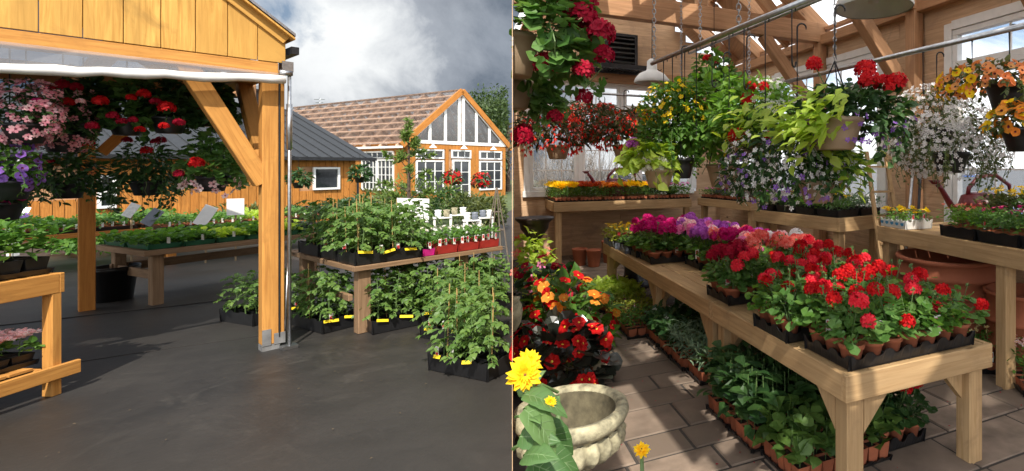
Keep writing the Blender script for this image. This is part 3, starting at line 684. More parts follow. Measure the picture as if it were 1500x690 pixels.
def lamp(label,c,r,drop):
    t=thing('pendant_lamp',label,'lamp',c,0,'enamel pendant lamps')
    MB().lathe([(r*1.0,.0),(r*1.02,.012),(r*.97,.05),(r*.72,.115),(r*.36,.15),(r*.30,.17),(r*.28,.27),(r*.12,.30),(0,.305)],36).build('shade',plain('enamel'+str(len(MATS)),(.62,.62,.60),.3,var=.05),t,smooth=True)
    MB().lathe([(r*.97,.004),(r*.93,.045),(r*.68,.105),(r*.34,.14),(0,.142)],36).build('shade_lining',M_WHITE,t,smooth=True)
    MB().lathe([(0,.03),(.03,.04),(.042,.075),(.03,.11),(.018,.14)],14).build('bulb',M_WHITEP,t,smooth=True)
    MB().tube([(0,0,.30),(.004,0,drop)],.006,5).build('cord',M_IRON,t)
    MB().lathe([(0,drop-.02),(.06,drop-.02),(.06,drop),(0,drop)],16).build('ceiling_rose',M_IRON,t)
    return t
lamp('large white enamel pendant lamp under the roof beside the knee brace',at(1280,13,3.1),.225,1.1)
lamp('small white enamel pendant lamp below the fan shelf',at(955,122,6.4),.215,.95)
# ---------------------------------------------------------------- benches
def bench(label,o,rz,Lx,Ly,T_,legs,ap=.125,th=.03,wd=None,lw_=.10,brace=.0,rails=None,group='wooden plant benches',name='plant_bench',along='y',gap=.006,leg2=.09,proud=.012,pw=.14):
    wd=wd or W_PINE; t=thing(name,label,'bench',Vector((o[0],o[1],0)),rz,group); m=MB()
    if along=='y':
        n=max(3,round(Lx/pw)); w=(Lx-.06)/n
        for i in range(n): m.box(.03+i*w+gap/2,.03+(i+1)*w-gap/2,.03,Ly-.03,T_-th-.002,T_-.002)
    else:
        n=max(3,round(Ly/pw)); w=(Ly-.06)/n
        for i in range(n): m.box(.03,Lx-.03,.03+i*w+gap/2,.03+(i+1)*w-gap/2,T_-th-.002,T_-.002)
    m.build('top',wd,t,bevel=.003)
    for a in ((0,Lx,0,.03),(0,Lx,Ly-.03,Ly)): MB().box(*a,T_-ap,T_+.003).build('apron',wd,t,bevel=.004)
    for a in ((0,.03,.0305,Ly-.0305),(Lx-.03,Lx,.0305,Ly-.0305)): MB().box(*a,T_-ap,T_+.002).build('apron',wd,t,bevel=.004)
    for (x,y) in legs:
        MB().box(x,x+lw_,y,y+leg2,0,T_-th-.004).build('leg',wd,t,bevel=.005)
        if brace:
            for (dx,dy) in ((1,0),(-1,0),(0,1),(0,-1)):
                cx,cy=x+lw_/2,y+leg2/2; ex,ey=cx+dx*(lw_/2),cy+dy*(leg2/2); fx,fy=ex+dx*brace,ey+dy*brace
                if not(.0<fx<Lx and .0<fy<Ly): continue
                z=T_-ap-.0; th2=.019; s=np.array([dy,-dx,0])*th2*.5; off=np.array([dy,dx,0])*(-(lw_ if dy else leg2)/2+.02)
                P=[np.array([ex,ey,z-brace])+off-s,np.array([ex,ey,z])+off-s,np.array([fx,fy,z])+off-s]
                P=[np.array([ex,ey,z-brace*1.1]),np.array([ex,ey,z+.03]),np.array([fx,fy,z+.03]),np.array([fx,fy,z])]
                k=np.array([abs(dy),abs(dx),0.])*.04
                MB().prism([tuple(p+off-k/2) for p in P],tuple(k)).build('brace',wd,t)
    for (x0,x1,y0,y1,z0,z1) in rails or []: MB().box(x0,x1,y0,y1,z0,z1).build('rail',wd,t,bevel=.004)
    return t
P0=Vector((.59,2.36,0)); TM=.643
bench('pale pine bench with corner braces in front, bright red geraniums covering its top',P0,RZ,1.0,1.44,TM,[(.035,.035),(.865,.035),(.035,1.31),(.865,1.31)],brace=.16)
bench('long pale pine bench behind the red geranium bench, with magenta and pink geraniums',l2w(P0,RZ,0,1.445),RZ,1.0,3.15,TM,[(.035,.04),(.865,.04),(.035,1.26),(.865,1.26),(.035,3.0),(.865,3.0)],brace=.16)
TB=1.03
bench('wooden bench under the back windows holding yellow and orange marigolds',(-2.566,8.16,0),RZ,2.36,.98,TB,[(.03,.035),(2.24,.035)],ap=.15,along='x')
bench('short wooden bench in the far corner beside the marigold bench',(.537,8.16,0),R(35),.66,1.55,TB,[(.035,.035),(.5,.035),(.035,1.4)],ap=.13)
bench('wooden bench along the window wall with black seedling trays and white lobelia hanging over',(1.34,5.66,0),R(36),.82,1.45,TB,[(.035,.035),(.66,.035),(.035,1.3)],ap=.15)
bench('wooden bench at the right edge holding a white tray of yellow pansies',(2.196,3.21,0),R(20),1.0,1.92,TB,[(.035,.5),(.035,1.78),(.85,1.78)],ap=.14)
# ---------------------------------------------------------------- potted geraniums in trays on the long bench
GV=[geranium_mesh(h=rng.uniform(.17,.25),r=.108,nl=58,leaf=rng.uniform(.052,.066),heads=h,hr=rng.uniform(.036,.05),fs=.021,lift=rng.uniform(.02,.09)) for h in (1,2,1,1,2,1,1,0,0,2)]
GM=[geranium_mesh(h=rng.uniform(.18,.24),r=.108,nl=50,leaf=.058,heads=h,hr=.05,fs=.022,lift=.07) for h in (3,4,3,4)]
GF=[geranium_mesh(h=rng.uniform(.16,.21),r=.108,nl=58,leaf=rng.uniform(.052,.064),heads=h,hr=rng.uniform(.036,.045),fs=.02,lift=rng.uniform(.0,.04),low=l) for h,l in ((1,0),(0,1),(1,1),(0,1),(1,0))]
GS=[geranium_mesh(h=.17,r=.09,nl=40,leaf=.055,heads=3,hr=.034,fs=.019,lift=.03) for _ in range(3)]
POT=MB().lathe([(0,-.10),(.036,-.10),(.052,-.022),(.058,-.02),(.060,0),(.054,0),(.05,-.012),(0,-.014)],14).data('pot',1,True)
LEANP=[]
def potted(loc,rz,label,cat,name,fol,blo,lm,bm,group,pot=True,pm=None,tagp=False,sc=1.):
    t=thing(name,label,cat,loc,rz,group); t.scale=(sc,)*3
    if pot: inst(POT,'pot',pm or M_TERRA,t)
    inst(fol,'foliage',[lm,M_STEM],t)
    if blo: inst(blo,'blossoms',bm,t)
    if tagp:
        g=MB(); g.box(-.016,.016,-.001,.001,-.02,.07); g.box(-.012,.012,-.0025,-.0015,.015,.055,1); g.build('plant_tag',[M_WTAG,M_RTAG],t,(0,-.055,.0),-rz)
    return t
cn={'r':(P_RED,'red'),'c':(P_CRIM,'crimson'),'m':(P_MAG,'magenta'),'p':(P_PINK,'pink'),'l':(P_LAV,'lavender'),'o':(P_CORAL,'coral'),'w':(P_WHITE,'white'),'b':(P_BLUSH,'pale pink'),'y':(P_YEL,'yellow')}
NTH=['first','second','third','fourth','fifth','sixth','seventh','eighth','ninth']
def gtray(b,a,nx,ny,sp,cols,lab,where,grp,tm=None,small=False,front=False,left=True,traylab=None,h=.075):
    lx,ly=sp*nx,sp*ny; o=l2w((P0.x,P0.y,TM),RZ,b,a,.004)
    t=thing('nursery_tray',traylab,'nursery tray',o,RZ,'nursery trays on the long bench'); inst(tray_data(lx,ly,h,nx,ny,.36),'tray',tm or M_DARKP,t)
    for j in range(ny):
        for i in range(nx):
            q=l2w((P0.x,P0.y,TM),RZ,b+(i+.5)*sp,a+(j+.5)*sp,.118)
            cc=cols(i,j); bm,cname=cn[cc]
            edge=j==0 or (i==0 and left)
            if small: f=GS[rng.integers(len(GS))]
            else: f=GV[rng.integers(len(GV))]
            if a>1.6 or (cc!='r'): f=GM[rng.integers(4)]
            if front and j<2: f=GF[(i+j*2)%5]
            if cc=='r' and rng.random()<(.6 if i<3 else .2): bm=P_RED2  # more bright heads on the left, their sunlight put into petal colour
            L='%s geranium %s'%(cname,where); G='%s geraniums %s'%(cname,grp)
            if front and j==0: L='%s geranium in the %s pot from the left along the front edge of the bench'%(cname,NTH[i]); G='potted red geraniums along the front edge'
            potted(q,rng.uniform(0,6.28),L,'geranium','potted_geranium',f[0],f[1],(G_GER,G_LITE,G_MID,G_GER)[rng.integers(4)],bm,G,pot=edge,tagp=edge and rng.random()<.4,sc=rng.uniform(.9,1.12))
gtray(.04,.025,7,3,.122,lambda i,j:'r','','behind the front row in the tray at the bench end','behind the front row',front=True,traylab='black scalloped tray of red geraniums at the front end of the bench')
gtray(-.01,.47,7,3,.122,lambda i,j:'r','','in the second tray from the bench front','in the second tray',traylab='black tray of red geraniums second from the front, jutting past the bench edge')
gtray(.28,.87,5,3,.122,lambda i,j:'r','','in the set-back third tray of the bench','in the third tray',traylab='black tray of red geraniums set back from the bench edge, third from the front')
gtray(.06,1.28,7,3,.122,lambda i,j:'c' if i<2 and j>0 else 'o' if i<3 and j>0 else ('r' if i<5 or j==0 else 'w' if j==2 and i==6 else 'o'),'','in the mixed tray past the joint of the two benches','in the mixed tray',traylab='black tray of crimson, coral and red geraniums past the joint of the benches')
gtray(.45,1.68,4,3,.122,lambda i,j:'ombp'[int(rng.integers(4))] if i<3 else 'w','','in the fifth tray, set far back on the bench','in the fifth tray',left=False,traylab='black tray of coral, white and magenta geraniums set far back on the bench')
gtray(.45,2.08,4,3,.122,lambda i,j:'mmol'[int(rng.integers(4))],'','in the tray between coral and lavender ones','in the sixth tray',left=False,traylab='black tray of mostly magenta geraniums between coral and lavender ones')
gtray(.38,2.48,4,3,.122,lambda i,j:'lplb'[int(rng.integers(4))],'','in the pink and lavender tray of the back bench','in the pink and lavender tray',left=False,traylab='black tray of lavender and pink geraniums in the middle of the back bench')
gtray(.07,2.95,6,3,.122,lambda i,j:'m' if i<2 else 'pbpl'[int(rng.integers(4))] if i<4 else 'l','','in the tray behind the bare sunny boards','in the tray behind the bare boards',traylab='black tray of magenta and pale pink geraniums behind the bare sunny boards')
gtray(.05,3.36,6,2,.122,lambda i,j:'m' if i<5 else 'l','','in the narrow tray next to the yellow flowers','in the narrow tray',small=False,traylab='narrow black tray of magenta geraniums next to the yellow flowers')
def sflat(b,a,label,**k): return flat(label,l2w((P0.x,P0.y,TM),RZ,b,a,.004),RZ,**k)
sflat(.02,3.66,'grey-cupped tray of dark pink plants beside the yellow daisies',lx=.86,ly=.30,nx=7,ny=2,ch=.07,parent_h=.085,traym=M_GREYP,cellm=M_DARKP,hgt=.14,leaf=LEAF,size=.055,n=380,mats=[G_MID,M_STEM],fl=[(FLORET,90,.02,0)],fmats=[P_CRIM],group='grey trays at the far end of the bench',scal=.6)
for i,(a,lab) in enumerate(((4.0,'grey-cupped tray of yellow daisies nearer the magenta geraniums'),(4.28,'grey-cupped tray of yellow daisies at the far end of the pine bench'))):
    sflat(-.0,a,lab,lx=.9,ly=.27,nx=7,ny=2,ch=.07,parent_h=.085,traym=M_GREYP,cellm=M_DARKP,hgt=.17,leaf=LEAF,size=.055,n=420,mats=[G_YEL,M_STEM],fl=[(DAISY,110,.022,0)],fmats=[P_YEL,P_THRT],group='grey trays at the far end of the bench',scal=.6)
# ---------------------------------------------------------------- back bench: marigold cell packs
def bb(x,y,z=0): return l2w((-2.566,8.16,TB),RZ,x,y,.004+z)
mar=[((POM,60,.044,0),[P_YEL],'yellow'),((POM,60,.042,0),[P_RUST],'rust red'),((POM,56,.042,0),[P_ORNG],'orange'),((POM,64,.045,0),[P_YEL],'bright yellow'),((FLORET,60,.026,0),[P_MAG],'deep pink'),((FLORET,40,.026,0),[P_PINK],'pink and white')]
kinds=['first','second','third','fourth','last']
for j in range(3):
    for i in range(6):
        k=mar[i]
        if i==5 and j>0: continue
        lab='flat of %s %s, %s row on the back window bench'%(k[2],'marigolds' if i<4 else 'bedding flowers',('front','middle','rear')[j])
        flat(lab,bb(.02+i*.39,.035+j*.31),RZ,lx=.375,ly=.29,nx=6,ny=4,ch=.06,leaf=LEAFN if i<4 else LEAF,size=.07,n=220,hgt=.20,mats=[G_MID if i!=4 else G_DARK,M_STEM],fl=[k[0]],fmats=k[1],group='bedding flats on the back bench',name='bedding_flat',parent_h=.03,fz=1.02)
# fern by the corner
t=thing('potted_fern','feathery green fern at the corner end of the marigold bench','fern',bb(2.14,.45),0); m=MB()
for i in range(26):
    a=i*2.4; q=[np.array([math.cos(a)*.30*u,math.sin(a)*.30*u,.12+.24*u-.2*u*u]) for u in np.linspace(.05,1,7)]; m.tube(q,.003,3,1,False)
    for u in range(1,7):
        for sd in (-1,1): m.scatter(LEAFN,[q[u]],[[-math.sin(a)*sd+math.cos(a)*.4,math.cos(a)*sd+math.sin(a)*.4,-.1]],[[0,0,1]],.09*(1.1-u*.1))
m.build('foliage',[G_MID,M_STEM],t); MB().lathe(bowl_prof(.09,.13),14,(0,0,.13)).build('pot',M_DARKP,t,smooth=True)
def wcan(label,o,rz,s=1.):
    t=thing('watering_can',label,'watering can',o,rz,'maroon watering cans'); t.scale=(s,)*3
    MB().lathe([(0,0),(.15,0),(.165,.03),(.165,.17),(.14,.24),(.07,.27),(0,.275)],24).build('body',M_REDCAN,t,smooth=True)
    MB().tube([(-.14,0,.06),(-.25,0,.17),(-.33,0,.30),(-.36,0,.33)],[.035,.026,.02,.02],8).build('spout',M_REDCAN,t,smooth=True)
    MB().lathe([(.02,0),(.05,.03),(.0,.032)],12,(-.38,0,.33)).build('rose',M_REDCAN,t,smooth=True)
    MB().tube([(.155,0,.05),(.25,0,.16),(.24,0,.32),(.12,0,.40),(-.02,0,.385),(-.1,0,.30),(-.11,0,.24)],.017,8).build('handle',M_REDCAN,t,smooth=True)
wcan('maroon watering can behind the marigolds at the back windows',Vector((at(903,277,9.0).x,9.0,TB+.004)),R(20),1.35)
wcan('maroon watering can behind the yellow flowers near the right window',l2w((2.196,3.21,TB+.004),R(20),.83,1.46),R(8),1.22)
# corner bench and bench 3 trays
def b2(x,y): return l2w((.537,8.16,TB),R(35),x,y,.004)
for j in range(4):
    flat(('flat of red and white impatiens nearest on the corner bench','flat of white impatiens second on the corner bench','flat of dark red begonias third on the corner bench','flat of mixed impatiens at the inner end of the corner bench')[j],b2(.03,.03+j*.37),R(35),lx=.6,ly=.35,nx=8,ny=5,ch=.06,leaf=LEAFW,size=.06,n=230,hgt=.13,mats=[G_MID if j%2 else G_BRZ,M_STEM],fl=[(FLORET,50,.025,0)],fmats=[(P_CORAL,P_WHITE,P_CRIM,P_PINK)[j]],group='flats on the corner bench',name='bedding_flat')
def b3(x,y): return l2w((1.34,5.66,TB),R(36),x,y,.004)
for j in range(4):
    for i in range(2):
        lab='black flat of %s on the lobelia bench, %s row, %s'%((('dark green pansies','silver foliage plants'),('red dianthus','white alyssum'),('small pansies','white bedding flowers'),('dark foliage plants','red bedding flowers'))[j][i],('front','wall')[i],('nearest','second','third','last')[j])
        flat(lab,b3(.035+i*.39,.06+j*.345),R(36),lx=.37,ly=.32,nx=4,ny=4,ch=.075,parent_h=.085,leaf=LEAF if i==0 else TINY,size=.045,n=420,hgt=.17,mats=[(G_GER,G_GREY)[i] if j%2==0 else G_LITE,M_STEM],fl=[(FLORET,26,.02,0)],fmats=[(P_YEL,P_WHITE,P_CRIM,P_PURP)[(j+i)%4]],cellm=M_DARKP,group='black flats on the lobelia bench',name='bedding_flat',scal=.1)
# bench 4
def b4(x,y): return l2w((2.196,3.21,TB),R(20),x,y,.004)
t=flat('white plastic tray of yellow and apricot pansies at the end of the right bench',b4(.02,1.52),R(20),lx=.30,ly=.36,nx=3,ny=5,ch=.06,parent_h=.085,traym=M_WHITEP,cellm=M_WHITEP,leaf=LEAF,size=.05,n=200,hgt=.11,mats=[G_MID,M_STEM],fl=[(FLOC,26,.032,0),(FLOC,10,.03,0)],fmats=[P_YEL,P_WINE],tags=2,scal=.25)
for j in range(5):
    g=MB(); g.box(-.0135,-.0125,.02+j*.07,.06+j*.07,.035,.055); g.box(-.0128,-.0122,.03+j*.07,.05+j*.07,.028,.035); g.build('blue_print',M_BLUE,t)
for j in range(4):
    for i in range(2):
        if j==3: continue
        y=.02+j*.375 if not(j==3) else 1.2
        lab='flat of %s on the right bench, %s row, %s from near end'%(('white alyssum','leafy green seedlings','yellow bidens','fuchsias with white tags')[j] if i==0 else ('yellow marigolds','yellow lantana','coppery foliage plants','apricot snapdragons')[j],('front','wall')[i],NTH[j])
        flat(lab,b4(.03+i*.40,y),R(20),lx=.38,ly=.36,nx=3,ny=3,ch=.08,parent_h=.09,leaf=(LEAF,TINY)[j%2] if i==0 else LEAF,size=.05 if i==0 else .065,n=560,hgt=.18 if i==0 else .30,mats=[(G_LITE,G_GER,G_LITE,G_MID)[j] if i==0 else (G_LIME,G_MID,G_OLIVE,G_OLIVE)[j],M_STEM],fl=[((FLOC,30,.018,0),(FLORET,26,.022,0))[i]] if i==0 else [(POM,26,.026,0)],fmats=[P_YEL if i else (P_WHITE,P_MAG,P_CORAL,P_MAG)[j],P_THRT],group='black flats on the right bench',tags=2 if (i==0) else 0,tagm=M_RTAG,scal=.1,name='bedding_flat')
# ---------------------------------------------------------------- under and around the benches
def pl(b,a,z=.0): return l2w((P0.x,P0.y,.014),RZ,b,a,z)
for j,(b,a) in enumerate(((-.22,2.75),(-.22,3.06),(-.22,3.40),(-.24,3.74),(-.24,4.08))):
    flat('flat of %s on the floor by the bench leg, %s from near end'%(('variegated ivy','yellow sedum','yellow sedum','lime lettuce-like plants','lime lettuce-like plants')[j],NTH[j]),pl(b,a),RZ,lx=.46,ly=.30,nx=5,ny=3,ch=.085,parent_h=.035,leaf=(TINY,TINY,TINY,LEAFW,LEAFW)[j],size=(.05,.04,.04,.08,.08)[j],n=360,hgt=(.16,.14,.14,.17,.18)[j],mats=[(G_MID,G_YEL,G_YEL,G_LIME,G_LIME)[j],M_STEM],group='flats on the floor beside the bench',tags=1,name='floor_flat')
for j in range(4):
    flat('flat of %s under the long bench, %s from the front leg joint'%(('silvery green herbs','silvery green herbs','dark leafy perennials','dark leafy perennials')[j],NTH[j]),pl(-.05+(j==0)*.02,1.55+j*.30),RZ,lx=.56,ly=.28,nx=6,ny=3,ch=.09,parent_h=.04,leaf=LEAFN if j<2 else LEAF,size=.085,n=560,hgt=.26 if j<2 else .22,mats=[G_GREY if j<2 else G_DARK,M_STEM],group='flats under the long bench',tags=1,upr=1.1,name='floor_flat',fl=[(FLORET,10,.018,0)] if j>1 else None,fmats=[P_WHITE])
for j,(b,a,rz) in enumerate(((-.14,.93,RZ),(-.14,.62,RZ))):
    flat('flat of tall broad-leaved perennials under the red geranium bench, %s row'%('rear','front')[j],pl(b,a),rz,lx=.56,ly=.30,nx=8,ny=4,ch=.095,parent_h=.03,leaf=LEAFL if 0 else LEAF,size=.12,n=330,hgt=.36,mats=[G_DARK,M_STEM],group='leafy flats under the red geranium bench',tags=2,upr=.5,name='floor_flat')  # dark leaf green here stands in for the shade under the bench
flat('flat of pale pointed-leaf seedlings in front under the geranium bench',pl(-.10,.24),RZ,lx=.62,ly=.36,nx=8,ny=5,ch=.095,parent_h=.03,leaf=LEAFW,size=.10,n=330,hgt=.20,mats=[leafm('fresh_leaf',(.05,.11,.022),(.11,.19,.04),.3),M_STEM],group='leafy flats under the red geranium bench',upr=1.0,name='floor_flat')
# geraniums under the bench on the floor
o=pl(.47,.30); t=thing('nursery_tray','black tray with geraniums on the pavers under the bench end','nursery tray',o,RZ); inst(tray_data(.366,.366,.075,3,3,.5),'tray',M_DARKP,t)
for i in range(3):
    for j in range(3):
        f=GV[(i*3+j)%5]; hot=(i==2 and j==0) or (i==0 and j==2)
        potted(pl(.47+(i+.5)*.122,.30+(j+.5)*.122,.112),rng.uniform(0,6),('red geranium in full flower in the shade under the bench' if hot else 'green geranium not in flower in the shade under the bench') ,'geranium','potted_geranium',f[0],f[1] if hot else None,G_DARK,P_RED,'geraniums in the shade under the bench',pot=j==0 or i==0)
for i,(x,y,lab) in enumerate(((2.10,3.55,'flat of white and lilac violas on the pavers beside the bench end'),(1.83,3.98,'flat of pale yellow violas on the pavers by the stacked planters'))):
    flat(lab,(x,y,.016),R(-8),lx=.52,ly=.30,nx=5,ny=3,ch=.085,parent_h=.05,leaf=LEAF,size=.055,n=420,hgt=.26,mats=[G_MID,M_STEM],fl=[(FLOC,60,.022,0)],fmats=[P_BLUSH if i==0 else petal('cream_petal',(.7,.6,.3)),P_THRT],group='viola flats on the floor',tags=3,name='floor_flat')
# terracotta planters
def tpot(label,c,r,h,rings=1,name='terracotta_pot',grp=None):
    pr=[(0,0),(r*.68,0),(r*.70,.01)]
    for i in range(rings):
        z0=h*i/rings; z1=h*(i+1)/rings; a=.70+.25*(i+1)/rings if rings==1 else .93
        pr+=[(r*(a-.03 if rings==1 else .86+.02*i/rings),z1-.11*h/ (1 if rings==1 else 2)),(r*a,z1-.10*h/(1 if rings==1 else 2)),(r*(a+.03),z1-.05*h/(1 if rings==1 else 2)),(r*(a+.02),z1)]
    pr+=[(r*.86,h),(r*.8,h*.9),(0,h*.88)]
    o=MB().lathe(pr,36).build(name,M_TERRA,None,c,smooth=True); return tag(o,label,'terracotta pot',grp)
tpot('tall stack of huge nested terracotta planters under the right bench',at(1385,0,4.6).xy.to_3d()+Vector((0,0,.014)),.44,.80,6,'planter_stack')
tpot('wide terracotta planter beside the viola flats under the right bench',at(1500,0,4.05).xy.to_3d()+Vector((0,0,.014)),.30,.62,3,'terracotta_planter')
for i,(px,Y,r,h,lab) in enumerate(((849,8.35,.125,.27,'terracotta pot left of its twin on the floor below the back bench'),(870,8.25,.125,.27,'terracotta pot in the middle of three on the floor below the back bench'),(893,8.6,.14,.36,'taller terracotta pot on the floor behind the end of the long bench'))):
    tpot(lab,at(px,0,Y).xy.to_3d()+Vector((0,0,.014)),r,h,1,'terracotta_pot','terracotta pots below the back bench')
o=MB().lathe([(0,0),(.26,0),(.28,.03),(.20,.07),(.11,.14),(.10,.30),(.16,.42),(.28,.52),(.33,.55),(.33,.58),(.27,.57),(0,.5)],28).build('pedestal_urn',M_IRON,None,at(926,0,6.9).xy.to_3d()+Vector((0,0,.014)),smooth=True); tag(o,'black iron pedestal urn standing under the far end of the long bench','urn')
o=MB().lathe([(0,0),(.2,0),(.2,.05),(.07,.12),(.05,.5),(.08,.66),(.14,.72),(.22,.80),(.235,.86),(.31,.905),(.31,.925),(.2,.90),(0,.86)],28).build('bird_bath',M_BRONZE,None,at(783,0,6.2).xy.to_3d()+Vector((0,0,.1)),smooth=True); o.location=(at(783,0,6.2).x,6.2,.10); tag(o,'dark bronze bird bath by the side wall below the back window','bird bath')
o.location.z=.014
for v in o.data.vertices: v.co.z*=1.06; v.co.x*=.72; v.co.y*=.72
# stone urn in front
uc=Vector((-.592,2.12,.014))
t=thing('stone_urn','weathered mossy stone urn with rounded lobes standing empty on the pavers','urn',uc); t.scale=(.88,.88,1)
MB().lathe([(.0,.0),(.16,.0),(.16,.07),(.13,.09),(.105,.13),(.08,.20),(.075,.30),(.085,.36),(.115,.385),(.09,.395)],32).build('foot',M_STONE,t,smooth=True)
MB().lathe([(.09,.385),(.13,.40),(.195,.43),(.232,.465),(.240,.50),(.218,.535)],160,ripple=.05,nr=22).build('lobes',M_STONE,t,smooth=True)
MB().lathe([(.19,.50),(.212,.525),(.222,.54),(.232,.545),(.252,.562),(.262,.582),(.256,.602),(.238,.612),(.212,.608),(.20,.592)],56).build('rim',M_STONE,t,smooth=True)
MB().lathe([(.2005,.593),(.192,.56),(.175,.50),(.13,.43),(.07,.40),(0,.395)],48).build('bowl_lining',M_BOWL,t,smooth=True)
m=MB(); m.lathe([(0,.4),(.16,.452),(0,.452)],24); 
# stone half pot on the wall
c=Vector((-.3947*3.0+.004,3.0,.74)); o=MB().lathe([(.0,-.10),(.02,-.09),(.045,-.04),(.055,.02),(.05,.06),(.035,.085),(.042,.10),(.03,.105),(0,.1)],14,a0=R(21.5-90),a1=R(21.5+90)).build('wall_finial',M_STONE,None,c,smooth=True); tag(o,'mossy round stone ornament against the side wall above the red begonias','stone ornament')
kR=lambda c: (lambda p: wside(p[:,0]+c[0],p[:,1]+c[1])>.008)
def bush(label,name,cat,c,rx,ry,rz,n,leaf,size,mats,fl,fmats,tray=None,grp=None,pots=None,potm=None,z=.16,keep=True,**k):
    """plants standing in a floor tray by the side wall"""
    t=thing(name,label,cat,c,RZ*0,grp); kk=kR(c) if keep else None
    if tray: inst(tray_data(*tray,3,2,.4),'tray',M_DARKP,t,(-tray[0]/2,-tray[1]/2,0))
    m=MB(); d,p=shell(n,rx,ry,rz,-.2,.35); p[:,2]+=z; fw=d*[1,1,.4]+rng.normal(0,.45,p.shape); fw[:,2]-=.1; up=d*.5+[0,0,1]+rng.normal(0,.35,p.shape); s=size*rng.uniform(.55,1.15,len(p))
    if kk: 
        e=fw/np.linalg.norm(fw,axis=1)[:,None]*s[:,None]; q=kk(p)&kk(p+e)&kk(p+e*.5+[-.02,-.01,0]); p,fw,up,s=p[q],fw[q],up[q],s[q]
    m.scatter(leaf,p,fw,up,s)
    for i in range(14):
        q=p[rng.integers(len(p))]; m.tube([(q[0]*.5,q[1]*.5,.05),q*[.8,.8,.7],q],.004,4,1,False)
    m.build('foliage',mats,t)
    b=MB(); nfl=[]
    for s in fl: nfl.append(s)
    flowers_on(b,nfl,rx,ry,rz,(lambda p: kk(p+[0,0,0]) ) if kk else None)
    for i in range(len(b.v)): b.v[i]=b.v[i]+[0,0,z]
    b.build('blossoms',fmats,t)
    for (x,y) in pots or []: inst(POT,'pot',M_TERRA,t,(x,y,.105))
    return t
c=at(820,0,3.75); bush('red begonias with dark bronze leaves in terracotta pots on the floor by the stone urn','potted_begonia','begonia',Vector((c.x,c.y,.014)),.34,.26,.34,240,ROUND,.13,[G_BRZ,M_STEM],[(BEGF,64,.054,-.15,.95,0,None,3,1.12)],[P_RED,P_THRT],(.56,.34,.07),'red begonias',[(-.17,-.09),(.0,-.09),(.17,-.09),(.17,.05)],z=.14)
c=at(835,0,4.5); bush('scarlet and orange impatiens with mottled leaves behind the red begonias','potted_impatiens','impatiens',Vector((c.x,c.y,.014)),.36,.32,.46,240,LEAF,.15,[G_MID,M_STEM],[(BEGF,32,.054,-.1,.98,0,None,3,1.12),(BEGF,20,.055,.2,.98,2,None,3,1.1)],[P_RED,P_THRT,P_ORNG,P_THRT],(.5,.34,.07),None,z=.16)
c=at(800,0,5.1); bush('crimson begonias with rounded leaves next to the side wall','potted_begonia','begonia',Vector((c.x,c.y,.014)),.35,.3,.52,200,LEAFW,.13,[G_DARK,M_STEM],[(BEGF,38,.052,.0,.98,0,None,3,1.1)],[P_CRIM,P_THRT],(.5,.34,.07),'red begonias',z=.16)
c=at(776,0,5.9); bush('sunlit lime and red coleus growing tall against the side wall','coleus','coleus',Vector((c.x,c.y,.014)),.27,.26,.62,300,LEAFW,.11,[G_LIME,M_STEM],[(FLORET,26,.05,.0,.9,0,None,3,1.0),(FLORET,16,.05,-.1,.5,1,None,3,1.0)],[P_CORAL,P_PINK],(.4,.3,.07),None,z=.24)
# sunflowers
def sunflower(label,c,blooms,leaves,keep,h):
    t=thing('sunflower_plant',label,'sunflower',c,0,'yellow sunflower plants'); m=MB(); m.tube([(0,0,.12),(.005,.01,h*.5),(0,0,h)],[.012,.010,.007],7,1)
    for (p,L,fw) in leaves:
        p=np.array(p,float); m.tube([(0,0,p[2]-.05),p*[.5,.5,1],p],.005,5,1,False); m.scatter(BIGLEAF,[p],[fw],[[.15+rng.normal(0,.35),-.5+rng.normal(0,.3),.9]],L*.85)
    m.build('foliage',[G_SUN,M_STEM,M_VEIN],t,smooth=True)
    b=MB()
    for (p,s,up) in blooms:
        p=np.array(p,float)
        U3=np.array(up)/np.linalg.norm(up); e1=np.cross(U3,[0,0,1.]); e1/=np.linalg.norm(e1)+1e-9; e2=np.cross(U3,e1)
        for lay in range(3):
            n=(17,14,10)[lay]; a=np.arange(n)*6.283/n+rng.normal(0,.12,n); D=np.cos(a)[:,None]*e1+np.sin(a)[:,None]*e2+U3*(.12+.28*lay+rng.normal(0,.13,n))[:,None]
            b.scatter(LEAF,p+D*s*.12,D,U3+rng.normal(0,.15,(n,3)),s*(.9-.2*lay)*rng.uniform(.8,1.1,n))
        b.scatter(petals(12,.25,.9,0,True,.42),[p+np.array(up)*.01],[[up[1],-up[0],.3]],[up],s*.34)
        m2=MB()
    b.build('blossoms',[P_YEL,P_SEED],t)
    MB().lathe([(0,0),(.085,0),(.11,.19),(.125,.19),(.125,.22),(.105,.22),(.1,.2),(0,.195)],20).build('pot',M_TERRA,t,smooth=True)
G_SUN=leafm('sunflower_leaf',(.06,.14,.04),(.15,.25,.085),.28)
M_VEIN=plain('leaf_vein',(.15,.24,.095),.6)
